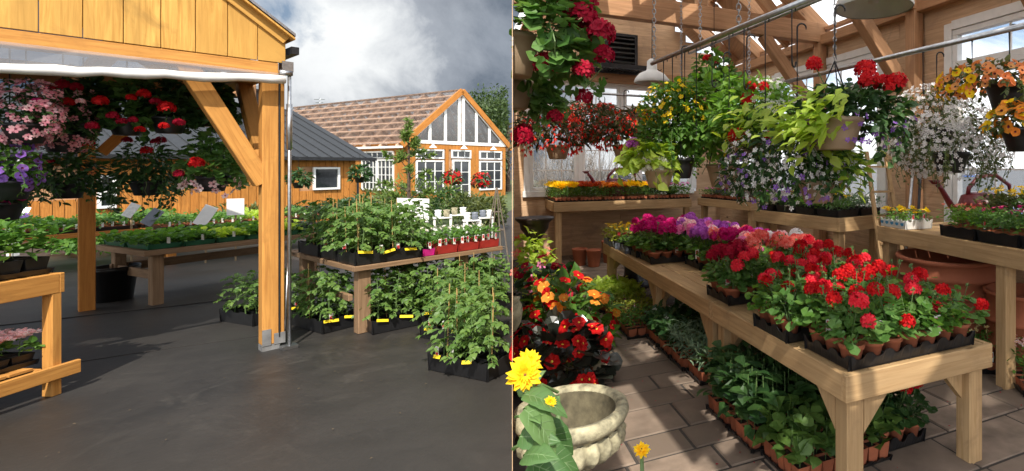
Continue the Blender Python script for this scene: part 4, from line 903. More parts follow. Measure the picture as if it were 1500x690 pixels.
def _big():
    v=[];f=[];g=[];n=11; wd=lambda y: .36*math.sin(math.pi*min(1,(y*.86+.14)))**.8*(1-y*.25)
    H=lambda x,y: .30*abs(x)-.5*y*y+.035*math.cos(9*y-abs(x)*26)*min(1,abs(x)*12)*.4
    for i in range(n):
        y=i/(n-1); w=wd(y)*(1+.05*(i%2)) if i<n-1 else 0
        for k in range(-4,5): x=k/4*w; v.append((x,y,H(x,y)-.05*(abs(k)==4)))
    for i in range(n-1):
        for k in range(8): a=i*9+k; f.append((a,a+1,a+10,a+9))
    def vein(p,q,w):
        b=len(v); L=6
        for j in range(L):
            u=j/(L-1); x=p[0]+(q[0]-p[0])*u; y=p[1]+(q[1]-p[1])*u; ww=w*(1-.7*u); z=H(x,y)+.012
            dx,dy=q[0]-p[0],q[1]-p[1]; l=math.hypot(dx,dy); v.append((x-dy/l*ww,y+dx/l*ww,z)); v.append((x+dy/l*ww,y-dx/l*ww,z))
        for j in range(L-1): g.append((b+2*j,b+2*j+1,b+2*j+3,b+2*j+2))
    vein((0,0),(0,.95),.012)
    for y in (.1,.24,.38,.52,.66):
        for sd in (-1,1): yy=min(.95,y+.2); vein((0,y),(sd*wd(yy)*.9,yy),.007)
    return T(v,{0:f,2:g})
BIGLEAF=_big()
c=Vector((-.475,1.55,.014)); H=1.02
def rel(px,py,Y): return tuple(at(px,py,Y)-c)
def okl(p,L): return True
sunflower('yellow double sunflower plant with big leaves in front of the stone urn',c,
  [(rel(769,549,1.44),.05,(.35,-.9,.35)),(rel(774,531,1.5),.042,(.5,-.8,.5)),(rel(806,589,1.42),.018,(.3,-.9,.3))],
  [(rel(768,578,1.42),.14,(.9,-.05,-.05)),(rel(768,600,1.38),.16,(.85,-.1,-.55)),(rel(762,640,1.40),.12,(.6,-.3,.2)),(rel(790,620,1.5),.16,(.7,-.1,-.6)),(rel(768,668,1.36),.12,(.5,-.4,.4)),(rel(758,575,1.5),.10,(.5,-.2,.6)),(rel(785,665,1.45),.15,(.8,.1,-.2)),(rel(762,655,1.45),.13,(.4,-.4,.7)),(rel(775,680,1.4),.15,(.9,-.2,-.1)),(rel(764,612,1.42),.11,(.5,-.4,.5))],None,.9)
c=at(940,0,1.95); c.z=.014
sunflower('small yellow sunflower just showing its bloom in front of the paved aisle',c,[((0,0,.52),.034,(.0,-.6,.8))],[((.02,0,.40),.12,(.8,.2,.1)),((-.02,0,.33),.12,(-.8,-.2,.1)),((0,.02,.3),.12,(.1,.9,.1)),((0,-.02,.28),.12,(.0,-.9,.1))],None,.51)
# wooden ladder and tool handles by the window wall
t=thing('wooden_ladder','narrow wooden ladder leaning by the window wall behind the pansy tray','ladder',(1.78,5.55,.014),R(20))
for x in (0,.30): MB().bar((x,-.10,0),(x*.85+.02,.32,1.75),.045,.025,(0,1,0)).build('stile',W_PINE,t)
for i in range(6):
    k=(i+.7)/6.3; MB().bar((.0+.02*k,-.10+.42*k,1.75*k),(.30*(1-.15*k)+.02*k,-.10+.42*k,1.75*k),.05,.022).build('rung',W_PINE,t)
for i,(px,q,mt,lab) in enumerate(((1318,1340,M_STEEL,'pale tool handle leaning outermost by the ladder'),(1338,1350,M_IRON,'dark tool handle leaning close to the ladder'))):
    a=at(px,0,5.35); b=at(q,0,5.75); o=MB().tube([(a.x,a.y,.02),(b.x,b.y,1.8)],.017,8).build('tool_handle',mt,smooth=True); tag(o,lab,'tool')
# ---------------------------------------------------------------- hanging baskets
GA=R(21.5)
def heads_at(t,lst,mats,keepw=None):
    b=MB(); 
    for (px,py,Y,r,mi) in lst:
        p=at(px,py,Y)-Vector(t.location); head(b,p,r,38,r*.46,mi); b.tube([p+Vector((0,0,-.0)),p*.75+Vector((0,0,-.02)),p*.4],.003,4,len(mats))
    b.build('blossoms',mats+[M_STEM],t)
def limeleaves(t,spots,L=.13):
    m=MB()
    for (px,py,Y,n,dx) in spots:
        c=np.array(at(px,py,Y)-Vector(t.location)); p=c+rng.normal(0,.065,(n,3)); fw=np.column_stack([np.full(n,dx)+rng.normal(0,.4,n),rng.normal(-.3,.4,n),rng.normal(-.35,.4,n)])
        m.scatter(LEAF,p,fw,rng.normal(0,.3,(n,3))+[0,-.4,1],L*rng.uniform(.6,1.1,n))
    m.build('lime_foliage',[G_LIME],t)
t=basket('big trailing ivy geranium in the uppermost wall pot beside the side wall',790,52,2.0,80,dict(n=520,leaf=ROUND,size=.066,droop=.35,trails=7,tlen=.25,zmin=-.75),None,M_TAN,.10,.16,.0,mats=[G_GER,M_STEM],sq=(1,.7,1.0),keepw=1,hook=False,arc=(GA-math.pi/2,GA+math.pi/2),poff=(-.3947*2.0+.004-at(790,52,2.0).x,0))
heads_at(t,[(852,28,1.95,.055,0),(880,48,1.95,.05,0),(858,6,2.0,.05,0),(834,12,2.0,.045,0),(855,104,1.95,.04,0),(800,96,1.95,.045,0),(884,82,2.0,.04,0)],[P_CRIM])
t=basket('smaller crimson ivy geranium in the lower wall pot beside the side wall',781,146,2.2,38,dict(n=200,leaf=ROUND,size=.058,droop=.35,trails=4,tlen=.15,zmin=-.75),None,M_TAN,.085,.12,.08,mats=[G_GER,M_STEM],sq=(1,.7,.75),keepw=1,hook=False,arc=(GA-math.pi/2,GA+math.pi/2),poff=(-.3947*2.2+.004-at(781,146,2.2).x,0))
heads_at(t,[(855,143,2.1,.035,0),(764,202,2.1,.042,0),(812,172,2.1,.03,0),(768,192,2.15,.03,0)],[P_CRIM])
BG=[G_BEG,M_STEM]; P_WING=petal('wing_begonia_petal',(.85,.10,.05),(.75,.05,.03),.4)
for (px,py,Y,r,lab,po) in ((806,196,5.5,50,'orange-red wing begonia in the leftmost tan basket before the back windows',(.08,0)),(868,176,5.95,42,'orange-red wing begonia hung highest before the back windows',(0,0)),(906,196,5.6,40,'orange-red wing begonia in the tan basket above the maroon watering can',(.06,0)),(944,180,6.2,32,'orange-red wing begonia half hidden behind the yellow bidens basket',(0,0))):
    basket(lab,px,py,Y,r,dict(n=420,leaf=LEAFN,size=.13,droop=.35,zmin=-.45,inner=.25,trails=5,tlen=.12),[(BELL,230,.042,-.75,.9,0,None,3,1.04),(BELL,90,.038,-.5,.9,1,None,3,1.0)],M_TAN,.125,.15,-.12 if px!=868 else -.11,mats=BG,fmats=[P_WING,P_CORAL],sq=(1,.8,.72),poff=po,group='red wing begonia baskets')
basket('yellow bidens basket with a tall airy crown in a dark pot over the corner bench',986,180,3.55,52,dict(n=1300,leaf=TINY,size=.05,droop=.1,trails=26,tlen=.33,zmin=-.55,inner=.2),[(FLOC,130,.019,-.1,1,0,None,3,1.02)],M_DARKP,.085,.14,-.24,mats=[G_MID,M_STEM],fmats=[P_YEL,P_THRT],poff=(.06,0),sq=(1,.8,1.15))
basket('lime coleus and white lobelia basket in a tan pot left of the dark bidens pot',950,236,3.45,34,dict(n=170,leaf=LEAFW,size=.10,droop=.3,trails=8,tlen=.2),[(FLORET,60,.018,-.5,.2,0,-.6,1.2,1.05),('head',1,.042,.6,.95,1,3.5,2,1.05)],M_TAN,.10,.125,-.05,mats=[G_LIME,M_STEM],fmats=[P_WHITE,P_LAV],poff=(.07,0),sq=(1,.8,.8),hook=False)
t=basket('huge leafy green basket with a tan pot hung in the middle of the rail',1050,182,3.75,84,dict(n=1300,leaf=LEAFW,size=.075,droop=.35,trails=20,tlen=.3,zmin=-.7,inner=.25),[(FLOC,14,.024,-.7,.2,0,None,3,1.0)],M_TAN,.125,.17,-.29,mats=[G_LITE,M_STEM],fmats=[P_YEL,P_THRT],poff=(.05,0),sq=(1,.75,.95))
heads_at(t,[(1023,143,3.7,.035,0),(1077,180,3.6,.03,0)],[P_CRIM])
t=basket('far high basket of red geraniums hung up among the roof timbers',1046,108,6.0,30,dict(n=260,leaf=LEAFW,size=.10,droop=.3,trails=6,tlen=.2,zmin=-.6),None,M_DARKP,.12,.14,-.1,mats=[G_MID,M_STEM],hang=3.45,sq=(1,.8,1.1))
heads_at(t,[(1036,86,5.9,.05,0),(1046,90,5.9,.05,0)],[P_RED])
t=basket('red geranium and white bacopa basket hung left of the lime coleus basket',1108,168,3.25,66,dict(n=700,leaf=LEAF,size=.07,droop=.25,trails=10,tlen=.2,zmin=-.5),[(FLORET,200,.015,.0,.95,0,0,1.7,1.05)],M_TAN,.115,.14,-.14,mats=[G_LITE,M_STEM],fmats=[P_WHITE],sq=(1,.75,.8),poff=(-.06,0))
limeleaves(t,[(1100,178,3.0,60,-.8),(1092,190,3.0,40,-.6)],.08)
heads_at(t,[(1096,147,3.1,.045,0),(1080,200,3.05,.052,0),(1118,128,3.1,.034,0),(1100,128,3.15,.035,0),(1128,200,3.0,.03,0)],[P_RED])
basket('white and purple lobelia basket spilling down in front of the window bench',1150,245,3.0,90,dict(n=1100,leaf=LEAFN,size=.075,droop=.3,trails=46,tlen=.19,zmin=-.5,inner=.3,tleaf=TINY),[(FLORET,520,.0145,-.8,.75,0,None,3,1.05),(FLORET,110,.017,-.8,.5,1,None,3,1.07)],M_TAN,.115,.13,-.075,mats=[G_DARK,M_STEM],fmats=[P_WHITE,P_PURP],sq=(1,.7,.72),poff=(.19,0),leanx=-.12)
t=basket('lime coleus and white flower basket with the lowest tan pot of the middle rail',1215,243,2.95,44,dict(n=200,leaf=LEAF,size=.08,droop=.25,trails=6,tlen=.15),[(FLORET,50,.013,-.5,.8,0,None,3,1.05)],None,mats=[G_MID,M_STEM],fmats=[P_WHITE],hook=False,sq=(1,.8,.7))
limeleaves(t,[(1238,240,2.9,80,.8),(1222,232,2.85,40,.5)],.085)
t=basket('red geranium and lime coleus basket with a tan pot in front of the windows',1245,175,2.7,84,dict(n=900,leaf=LEAFW,size=.06,droop=.3,trails=18,tlen=.22,zmin=-.5,inner=.3),[(FLORET,90,.017,-.7,.1,0,None,3,1.05)],M_TAN,.14,.16,-.0,mats=[G_DARK,M_STEM],fmats=[P_PURP],sq=(1,.75,.65),poff=(-.09,-.05))
limeleaves(t,[(1188,174,2.55,90,-.9),(1212,160,2.5,60,-.6),(1172,192,2.55,60,-.9),(1150,182,2.6,30,-.9)],.09)
heads_at(t,[(1268,103,2.65,.052,0),(1272,118,2.6,.05,0),(1293,122,2.65,.045,0),(1313,122,2.65,.052,0),(1193,95,2.7,.042,0),(1302,130,2.6,.03,0)],[P_RED])
basket('upper white bacopa basket, a dense cloud of tiny flowers beside the knee brace',1372,178,3.75,72,dict(n=1200,leaf=TINY,size=.035,droop=.3,trails=40,tlen=.25,zmin=-.8,inner=.5),[(FLORET,800,.0165,-.9,1,0,None,3,1.04)],M_DARKP,.12,.14,-.05,mats=[G_OLIVE,M_STEM],fmats=[P_BLUSH_W] if 'P_BLUSH_W' in globals() else [P_WHITE],sq=(1,.7,.72),hang=2.4,group='white bacopa baskets')
basket('lower wider white bacopa basket trailing above the pansy bench',1392,212,3.5,84,dict(n=1200,leaf=TINY,size=.035,droop=.3,trails=60,tlen=.26,zmin=-.8,inner=.5),[(FLORET,850,.0155,-.9,.8,0,None,3,1.04)],M_DARKP,.12,.14,-.05,mats=[G_OLIVE,M_STEM],fmats=[P_WHITE],sq=(1,.7,.6),hook=False,group='white bacopa baskets')
basket('apricot petunia basket in a black pot on the window rail',1452,125,3.05,70,dict(n=520,leaf=LEAF,size=.05,droop=.3,trails=10,tlen=.14,zmin=-.2,inner=.4),[(PETUN,120,.026,-.3,.95,0,None,3,1.04),(PETUN,22,.028,-.5,.5,2,3.3,.9,1.08)],M_DARKP,.125,.16,-.0,mats=[G_OLIVE,M_STEM],fmats=[P_APR,P_WINE,P_YEL,P_ORNG],sq=(1,.75,.5),poff=(.09,-.03),group='orange petunia baskets')
basket('yellow and orange petunia basket hung lowest at the right edge of the window rail',1500,182,2.85,52,dict(n=330,leaf=LEAF,size=.05,droop=.3,trails=8,tlen=.12,zmin=-.3),[(PETUN,44,.034,-.5,.95,0,None,3,1.04),(PETUN,20,.034,-.5,.9,2,None,3,1.04)],M_DARKP,.115,.13,-.02,mats=[G_OLIVE,M_STEM],fmats=[P_ORNG,P_WINE,P_YEL,P_ORNG],sq=(1,.75,.65),hook=False,group='orange petunia baskets')
# ---------------------------------------------------------------- outside the windows
def shrub(label,c,h,n,grp):
    m=MB(); 
    for i in range(n):
        a=rng.uniform(0,6.28); q=np.array([rng.normal(0,.15),rng.normal(0,.15),0]); pts=[q]
        for k in range(5): q=q+np.array([math.cos(a)*.12+rng.normal(0,.09),math.sin(a)*.12+rng.normal(0,.09),h/5*rng.uniform(.7,1.2)]); pts.append(q)
        m.tube(pts,np.linspace(.012,.003,6),4,0,False)
        for k in range(3):
            s=pts[rng.integers(2,5)]; m.tube([s,s+rng.normal(0,.16,3)+[0,0,.18],s+rng.normal(0,.25,3)+[0,0,.35]],[.005,.004,.002],3,0,False)
    o=m.build('bare_shrub',M_TWIG,None,c); tag(o,label,'shrub',grp)
for i,(px,Y) in enumerate(((795,12.2),(822,13.0),(848,12.4),(885,15.5))):
    c=at(px,0,Y); shrub(('leafless grey shrub outside the back window nearest the side wall','leafless grey shrub second outside the back window','leafless grey shrub third outside the back window','leafless grey shrub behind the white car')[i],(c.x,c.y,0),2.0,46,'bare shrubs outside')
def car(label,c,rz,paint):
    t=thing('parked_car',label,'car',c,rz,'parked cars outside the windows')
    def loft(prof,w0,w1,mt,name,par):
        m=MB(); n=len(prof); L=[(x,-(w0 if z<.85 else w1)/2,z) for x,z in prof]; Q=[(x,(w0 if z<.85 else w1)/2,z) for x,z in prof]
        m.add(L+Q,[list(range(n)),list(range(n,2*n))[::-1]]+[[i,n+i,n+(i+1)%n,(i+1)%n] for i in range(n)]); return m.build(name,mt,par,bevel=.05)
    loft([(-2.1,.3),(2.1,.3),(2.15,.55),(2.05,.75),(1.1,.88),(-1.7,.93),(-2.12,.85),(-2.15,.5)],1.74,1.70,paint,'body',t)
    loft([(1.05,.86),(.35,1.38),(-1.0,1.42),(-1.75,.90)],1.6,1.36,M_PANE,'windows',t)
    m=MB(); m.frame((-.3,0,1.415),(1,0,0),(0,1,0),(0,0,1),1.4,1.3,.06); m.build('roof',paint,t,bevel=.025)
    for x in (-1.3,1.3):
        for y in (-.78,.78):
            w=MB(); w.lathe([(.14,-.1),(.30,-.1),(.32,-.06),(.32,.06),(.30,.1),(.14,.1)],20); o=w.build('tyre',M_DARKP,t,(x,y,.32)); o.name='wheel'; o.rotation_euler=(R(90),0,0)
            MB().lathe([(0,-.08),(.2,-.085),(.2,.085),(0,.08)],14).build('rim',M_STEEL,o)
    for y in (-.62,.62): MB().box(2.10,2.16,y-.17,y+.17,.58,.70).build('headlight',M_WHITEP,t,bevel=.02); 
    for y in (-.66,.66): MB().box(-2.17,-2.10,y-.12,y+.12,.62,.82).build('tail_light',M_RTAG,t,bevel=.02)
car('white hatchback parked outside the back windows',(-1.9,14.6,0),R(12),plain('white_car_paint',(.75,.76,.78),.2,var=.02))
car('blue hatchback parked outside the window wall',(4.5,10.2,0),R(75),plain('blue_car_paint',(.03,.12,.42),.2,.2,var=.05))
# ================================================================ GARDEN CENTRE YARD (left of the side wall)
gm=bpy.data.materials.new('ground_fabric'); gm.use_nodes=True; nt=gm.node_tree; b=nt.nodes['Principled BSDF']
oc=nt.nodes.new('ShaderNodeTexCoord').outputs['Object']
f1=noise(nt,.9,6,oc,.6,.5); f2=noise(nt,26,4,oc,.6); f3=noise(nt,.35,3,oc)
c=mixc(nt,ramp(nt,f1,.35,.7),(.019,.0175,.0165),(.042,.038,.034)); f4=noise(nt,90,3,oc,.7); f5=noise(nt,5,7,oc,.7,1.5); c=mixc(nt,ramp(nt,f5,.50,.85),c,(.015,.0135,.0125)); f6=noise(nt,1.7,8,oc,.72,2.0); c=mixc(nt,ramp(nt,f6,.54,.72),c,(.052,.047,.041)); c=mixc(nt,ramp(nt,f2,.60,.9),c,(.060,.054,.048)); c=mixc(nt,ramp(nt,f4,.68,.80),c,(.08,.072,.064)); c=mixc(nt,ramp(nt,f3,.42,.6),c,(.030,.027,.024))
nt.links.new(c,b.inputs['Base Color']); rr=nt.nodes.new('ShaderNodeMapRange'); rr.inputs[3].default_value=.32; rr.inputs[4].default_value=.62
nt.links.new(f1,rr.inputs[0]); nt.links.new(rr.outputs[0],b.inputs['Roughness']); b.inputs['Specular IOR Level'].default_value=.5
ad=nt.nodes.new('ShaderNodeMath'); ad.inputs[1].default_value=.25; ad.operation='MULTIPLY_ADD'; nt.links.new(f2,ad.inputs[0]); nt.links.new(f1,ad.inputs[2]); bump(nt,b,ad.outputs[0],.22,.03)
m=MB(); n=60; xs=np.linspace(-1,1,n); xs=np.sign(xs)*np.abs(xs)**2.6*260
m.add([(-300,-300,0),(300,-300,0),(300,300,0),(-300,300,0)],[(0,1,2,3)]); tag(m.build('ground',gm),kind='structure')
def sheetpoly(name,pts,z,mt,thick=0,wob=.02):
    P=[]
    for i,p in enumerate(pts):
        q=pts[(i+1)%len(pts)]; 
        for k in np.linspace(0,1,24,endpoint=False): P.append((p[0]+(q[0]-p[0])*k+rng.normal(0,wob*.5),p[1]+(q[1]-p[1])*k+rng.normal(0,wob*.5),z))
    m=MB(); m.prism(P,(0,0,-.004+.0005)) if thick else m.add(P,[list(range(len(P)))])
    return tag(m.build(name,mt),kind='structure')
g1=gz(150,520); g2=gz(395,515); g3=gz(520,450); g4=gz(330,470)
# overlapping strips of ground cloth leave long seams
dA=Vector((.80,.60,0)); dB=Vector((-.6,.8,0))
for i,(o,L,w) in enumerate(((Vector((-6.6,3.2,0)),3.2,1.5),(Vector((-7.6,4.9,0)),5.5,1.6))):
    pts=[o,o+dA*L,o+dA*L+dB*w,o+dB*w]; sheetpoly('ground_cloth',[(p.x,p.y) for p in pts],.005+.004*i,gm,1,.015)
grass=leafm('lawn_grass',(.05,.09,.02),(.10,.14,.035),.1,.9); 
m=MB(); m.add([(-60,13.0,.004),(-6.0,13.0,.004),(-18,60,.004),(-90,60,.004)],[(0,1,2,3)]); tag(m.build('lawn',plain('lawn',(.06,.085,.025),.95,var=.4,scale=3)),kind='structure')
m=MB(); m.add([(-3.4,10.9,.006),(12,10.9,.006),(16,30,.006),(-9,30,.006)],[(0,1,2,3)]); tag(m.build('gravel_yard',plain('gravel',(.34,.31,.28),.95,var=.3,scale=25)),kind='structure')
# ---------------------------------------------------------------- sales pavilion
PG=Vector((-3.91,4.54,0)); RP=R(54)
pv=thing('sales_pavilion','timber sales pavilion with yellow gable boards, knee brace and white rolled awning','pavilion',PG,RP)
def PL(x,y,z=0): return l2w(PG,RP,x,y,z)
m=MB(); m.box(-.058,.055,-.03,.09,.05,2.44); m.build('post',W_BEND,pv,bevel=.006)
m=MB(); m.box(.060,.095,-.028,.098,.05,2.44); m.build('post',W_BEND,pv,bevel=.006)
m=MB(); m.tube([(.0575,-.033,.1),(.0575,-.033,2.4)],.006,6); m.build('cable',M_IRON,pv)
m=MB(); m.box(-.060,.0,-.036,-.031,.045,.185); m.box(.02,.098,-.036,-.031,.045,.14); m.box(-.06,.06,-.03,.08,.0,.05); m.build('post_base',plain('grey_bracket_paint',(.22,.22,.22),.5,.2),pv)
q=gz(127,455); bp=Vector(q); loc=Matrix.Rotation(-RP,4,'Z')@(bp-PG)
bx,by=loc.x,loc.y
m=MB(); m.box(bx-.06,bx+.06,by-.07,by+.07,0,2.5); m.build('post',W_CEDAR,pv,bevel=.006)
m=MB(); m.bar((bx,by,2.6),(bx-4,by,2.6),.15,.2); m.bar((bx+.09,by,2.61),(.6,by,2.61),.15,.2); m.build('beam',W_TRUSS,pv,bevel=.005)
m=MB(); m.box(-6.3,.05,-.04,.08,2.395,2.508); m.build('beam',W_BEND,pv,bevel=.005)
m=MB(); m.box(-.08,.08,.105,4.2,2.40,2.53); m.build('beam',W_BEND,pv,bevel=.005)
m=MB(); m.box(-5.9,-5.75,.105,4.2,2.40,2.53); m.build('beam',W_BEND,pv,bevel=.005)
for s in (1,):
    m=MB(); m.bar((-.50,.035,2.38),(-.06,.035,1.50),.13,.12,(0,1,0),ext=.1); m.build('knee_brace',W_BEND,pv,bevel=.005)
    m=MB(); m.bar((0,.85,2.40),(0,.12,1.55),.11,.11,(1,0,0)); m.build('knee_brace',W_BEND,pv,bevel=.005)
m=MB(); m.bar((bx+.1,by,1.75),(bx+.62,by,2.5),.10,.10,(0,1,0)); m.build('knee_brace',W_CEDAR,pv,bevel=.005)
RK=.78; zr=lambda x: 2.735+RK*min(.10-x,x+6.3)
x=.097; m=MB(); xc=-3.12
while x>-6.25:
    w=.19; x0=max(x-w+.004,-6.29); x1=x
    if x0<xc<x1: P=[(x0,-.045,2.512),(x1,-.045,2.512),(x1,-.045,zr(x1)),(xc,-.045,zr(xc)),(x0,-.045,zr(x0))]
    else: P=[(x0,-.045,2.512),(x1,-.045,2.512),(x1,-.045,zr(x1)),(x0,-.045,zr(x0))]
    m.prism(P,(0,.022,0)); x-=w
m.build('gable_boards',W_YEL,pv,bevel=.003)
m=MB(); m.bar((.105,-.055,2.725),(xc,-.055,zr(xc)+.0),.03,.10); m.bar((-6.33,-.055,2.71),(xc,-.055,zr(xc)),.03,.10); m.build('rake_trim',W_YEL,pv)
for sg in (1,-1):
    e=.145 if sg>0 else -6.35; ze=zr(.10)-(.05*RK)+.05; zt=zr(xc)+.05
    m=MB(); m.prism([(xc,-.14,zt),(e,-.14,ze),(e,4.4,ze),(xc,4.4,zt)],(0,0,.025)); m.build('roof',M_STEEL,pv)
    m=MB(); m.prism([(xc,-.13,zt-.028),(e,-.13,ze-.028),(e,4.39,ze-.028),(xc,4.39,zt-.028)],(0,0,.018)); m.build('roof_boards',W_YEL,pv)
for y in (1.0,2.0,3.0,4.0):
    m=MB(); m.bar((xc,y,zr(xc)-.08),(.04,y,zr(.04)-.08),.05,.14); m.bar((xc,y,zr(xc)-.08),(-6.28,y,zr(-6.28)-.08),.05,.14); m.build('rafter',W_YEL,pv)
m=MB(); a=np.linspace(0,math.pi,7); m.box(.13,.185,-.08,4.3,2.60,2.665); m.build('gutter',M_IRON,pv)
for xj in (-.9,-1.8,-2.7,-3.6):
    m=MB(); m.box(xj-.05,xj+.05,.105,3.6,2.42,2.53); m.build('beam',W_BEND,pv,bevel=.004)
n=40; m=MB(); AV=[]
for i in range(n):
    x=.05-6.2*i/(n-1); AV+=[(x,-.05,2.42),(x,-.085-.015*math.sin(i*2.1),2.40-.045*(.16-x)),(x,-.13-.01*math.sin(i*1.3),2.375-.088*(.16-x))]
m.add(AV,[(3*i+k,3*i+k+1,3*i+k+4,3*i+k+3) for i in range(n-1) for k in (0,1)]); m.build('awning_sheet',M_FILM,pv)
m=MB(); pts=[(.07-6.2*i/60,-.135+rng.normal(0,.003),2.36-.088*(6.2*i/60)+rng.normal(0,.004)) for i in range(61)]; m.tube(pts,.036+.004*np.sin(np.arange(61)*1.7),9); m.build('awning_roll',M_WHITEP,pv,smooth=True)
m=MB(); m.add([(.095,.10,2.40),(.11,1.9,2.40),(.12,1.9,1.95),(.10,.14,1.9)],[(0,1,2,3)]); m.build('side_sheet',M_FILM,pv)
c=gz(424,510); lc=Matrix.Rotation(-RP,4,'Z')@(c-PG)
m=MB(); m.tube([(lc.x,lc.y,0),(lc.x,lc.y,1.25),(lc.x,lc.y,2.40)],[.014,.014,.014],8); m.tube([(lc.x,lc.y,1.75),(lc.x,lc.y,2.15)],.022,8); m.box(.04,lc.x+.02,lc.y-.02,lc.y+.02,2.40,2.44); m.build('awning_pole',M_STEEL,pv,smooth=True)
m=MB(); m.box(lc.x-.06,lc.x+.05,lc.y-.05,lc.y+.05,.002,.03); m.build('pole_foot',M_STEEL,pv)
c2=gz(415,507); m=MB(); m.tube([(c2.x,c2.y,.0),(c2.x+.03,c2.y+.02,.74)],.014,8); tag(m.build('steel_pipe',M_STEEL,smooth=True),'short steel pipe standing beside the orange pavilion post','pipe')
m=MB(); m.box(.07,.15,-.06,.04,2.44,2.53); m.build('bracket',M_STEEL,pv)
# ---------------------------------------------------------------- yard benches
bench('orange stained bench at the left edge with seedlings above and begonias on its shelf',(-6.27,2.55,0),0,1.66,1.12,.85,[(1.583,1.05),(1.583,.02),(.05,.99)],ap=.135,wd=W_BEND,lw_=.075,leg2=.055,group='yard plant benches',along='x',rails=[(1.66,1.69,-.04,1.19,.12,.215),(-.0,1.628,.98,1.02,.13,.21),(.0,1.628,.03,.07,.13,.21)])
m=MB(); 
for i in range(7): m.box(.02,1.62,.05+i*.135,.05+i*.135+.12,.212,.228)
sh=m.build('shelf',W_BEND,bpy.data.objects['plant_bench.006'] if 'plant_bench.006' in bpy.data.objects else None)
MT=Vector((-6.40,5.80,0)); RM=R(67.3)
bench('dark weathered low table of bright green seedlings in the middle of the yard',MT,RM,1.9,1.2,.65,[(.10,.10),(1.70,.05),(.10,1.0),(1.7,1.0)],ap=.06,wd=W_OLD,group='yard plant benches',lw_=.10,leg2=.10,rails=[(.08,1.85,1.03,1.08,.32,.42),(.12,.16,.2,1.0,.30,.40)])
TT=Vector((-3.40,4.86,0)); RT=R(56)
bench('low weathered table of tomato plants beside the tall steel pole',TT,RT,1.55,1.70,.655,[(.06,.06),(1.05,.06),(.06,1.45),(1.05,1.3)],ap=.045,wd=W_OLD,group='yard plant benches',lw_=.11,leg2=.10,rails=[(.03,.07,.2,1.5,.30,.36)])
bench('far low table of leafy flats before the orange wall, left of the pavilion back post',(-10.6,6.9,0),R(62),2.6,1.1,.56,[(.1,.05),(2.3,.05),(.1,.9)],ap=.07,wd=W_CEDAR,group='yard plant benches')
bench('far low table with green flats behind the seedling table',(-8.9,8.3,0),R(62),2.8,1.0,.56,[(.1,.05),(1.4,.05),(2.5,.05)],ap=.07,wd=W_CEDAR,group='yard plant benches',rails=[(.1,2.6,.02,.06,.25,.34)])
# tomatoes
TOM=[tomato_mesh(.44,14,.047,.15) for _ in range(5)]
TOM2=[tomato_mesh(.46,15,.047,.16) for _ in range(4)]
CANE=MB().tube([(0,0,0),(.014,.006,.52)],.0036,5).data('cane',1)
def ttray(label,o,rz,lx,ly,nx,ny,grp,ms,tags=3,h=.13,sc=1.,kp=True,tm=None):
    t=thing('seedling_tray',label,'nursery tray',o,rz,grp); inst(tray_data(lx,ly,h,nx,ny,.12),'tray',tm or M_DARKP,t)
    for j in range(ny):
        for i in range(nx):
            q=l2w(o,rz,(i+.5)*lx/nx,(j+.5)*ly/ny,h*.75)
            if wside(q.x,q.y)>-.05: continue
            p=thing('tomato_plant','tomato plant in the %s'%label.replace('black tray of tomato plants','tray'),'tomato plant',q,rng.uniform(0,6.28),'tomato plants in the %s'%label.replace('black tray of tomato plants','tray'))
            p.scale=(sc*rng.uniform(.88,1.12),)*3; d=ms[rng.integers(len(ms))]
            if wside(q.x,q.y)>-.24:
                dd=d.copy(); bm=None; co=np.empty(len(dd.vertices)*3); dd.vertices.foreach_get('co',co); co=co.reshape(-1,3); s=p.scale[0]; a=p.rotation_euler[2]
                X=q.x+s*(co[:,0]*math.cos(a)-co[:,1]*math.sin(a)); Y=q.y+s*(co[:,0]*math.sin(a)+co[:,1]*math.cos(a)); w=(X+.3947*Y)/1.0751+.02
                over=w>0; sh=np.where(over,w*1.0,0)
                # leaves pressed back by the wall
                dx=-.930*sh; dy=-.367*sh; co[:,0]+=(dx*math.cos(a)+dy*math.sin(a))/s; co[:,1]+=(-dx*math.sin(a)+dy*math.cos(a))/s
                dd.vertices.foreach_set('co',co.ravel()); d=dd
            inst(d,'foliage',[G_TOM,M_STEM],p)
            if rng.random()<.35: inst(CANE,'cane',M_CANE,p,(.02,.01,-.02))
            if j==0 and rng.random()<.6 and kp:
                g=MB(); g.box(-.016,.016,-.001,.001,-.01,.075); g.box(-.012,.012,-.0025,-.0015,.015,.05,1); o2=g.build('plant_tag',[M_WTAG,M_RTAG],p); a=rz-p.rotation_euler[2]; o2.rotation_euler[2]=a; o2.location=(math.sin(a)*.055,-math.cos(a)*.055,.0)
    for i in range(tags):
        x=lx*(i+.4)/tags; g=MB(); g.frame((0,0,0),(1,0,0),(0,1,0),(0,0,1),rng.uniform(.07,.14),.003,.026); k=g.build('price_strip',M_YTAG,t,(x,-.018,h*rng.uniform(.75,1.0))); k.rotation_euler=(R(-25),R(rng.uniform(-14,14)),R(rng.uniform(-12,12)))
    return t
def tt(x,y,z=.66): return l2w((TT.x,TT.y,z),RT,x,y)
def xy(v): return (v.x,v.y,v.z)
ttray('black tray of tomato plants at the near corner of the table',tt(.02,.03),RT,.62,.40,4,3,'trays on the tomato table',TOM)
ttray('black tray of tomato plants second along the table edge toward the side wall',tt(.02,.46),RT,.62,.40,4,3,'trays on the tomato table',TOM,0)
ttray('black tray of tomato plants at the back left of the table',tt(.02,.90),RT,.62,.55,4,3,'trays on the tomato table',TOM,2)
ttray('black tray of tomato plants in the middle of the table',tt(.66,.50),RT,.36,.80,2,4,'trays on the tomato table',TOM,0)
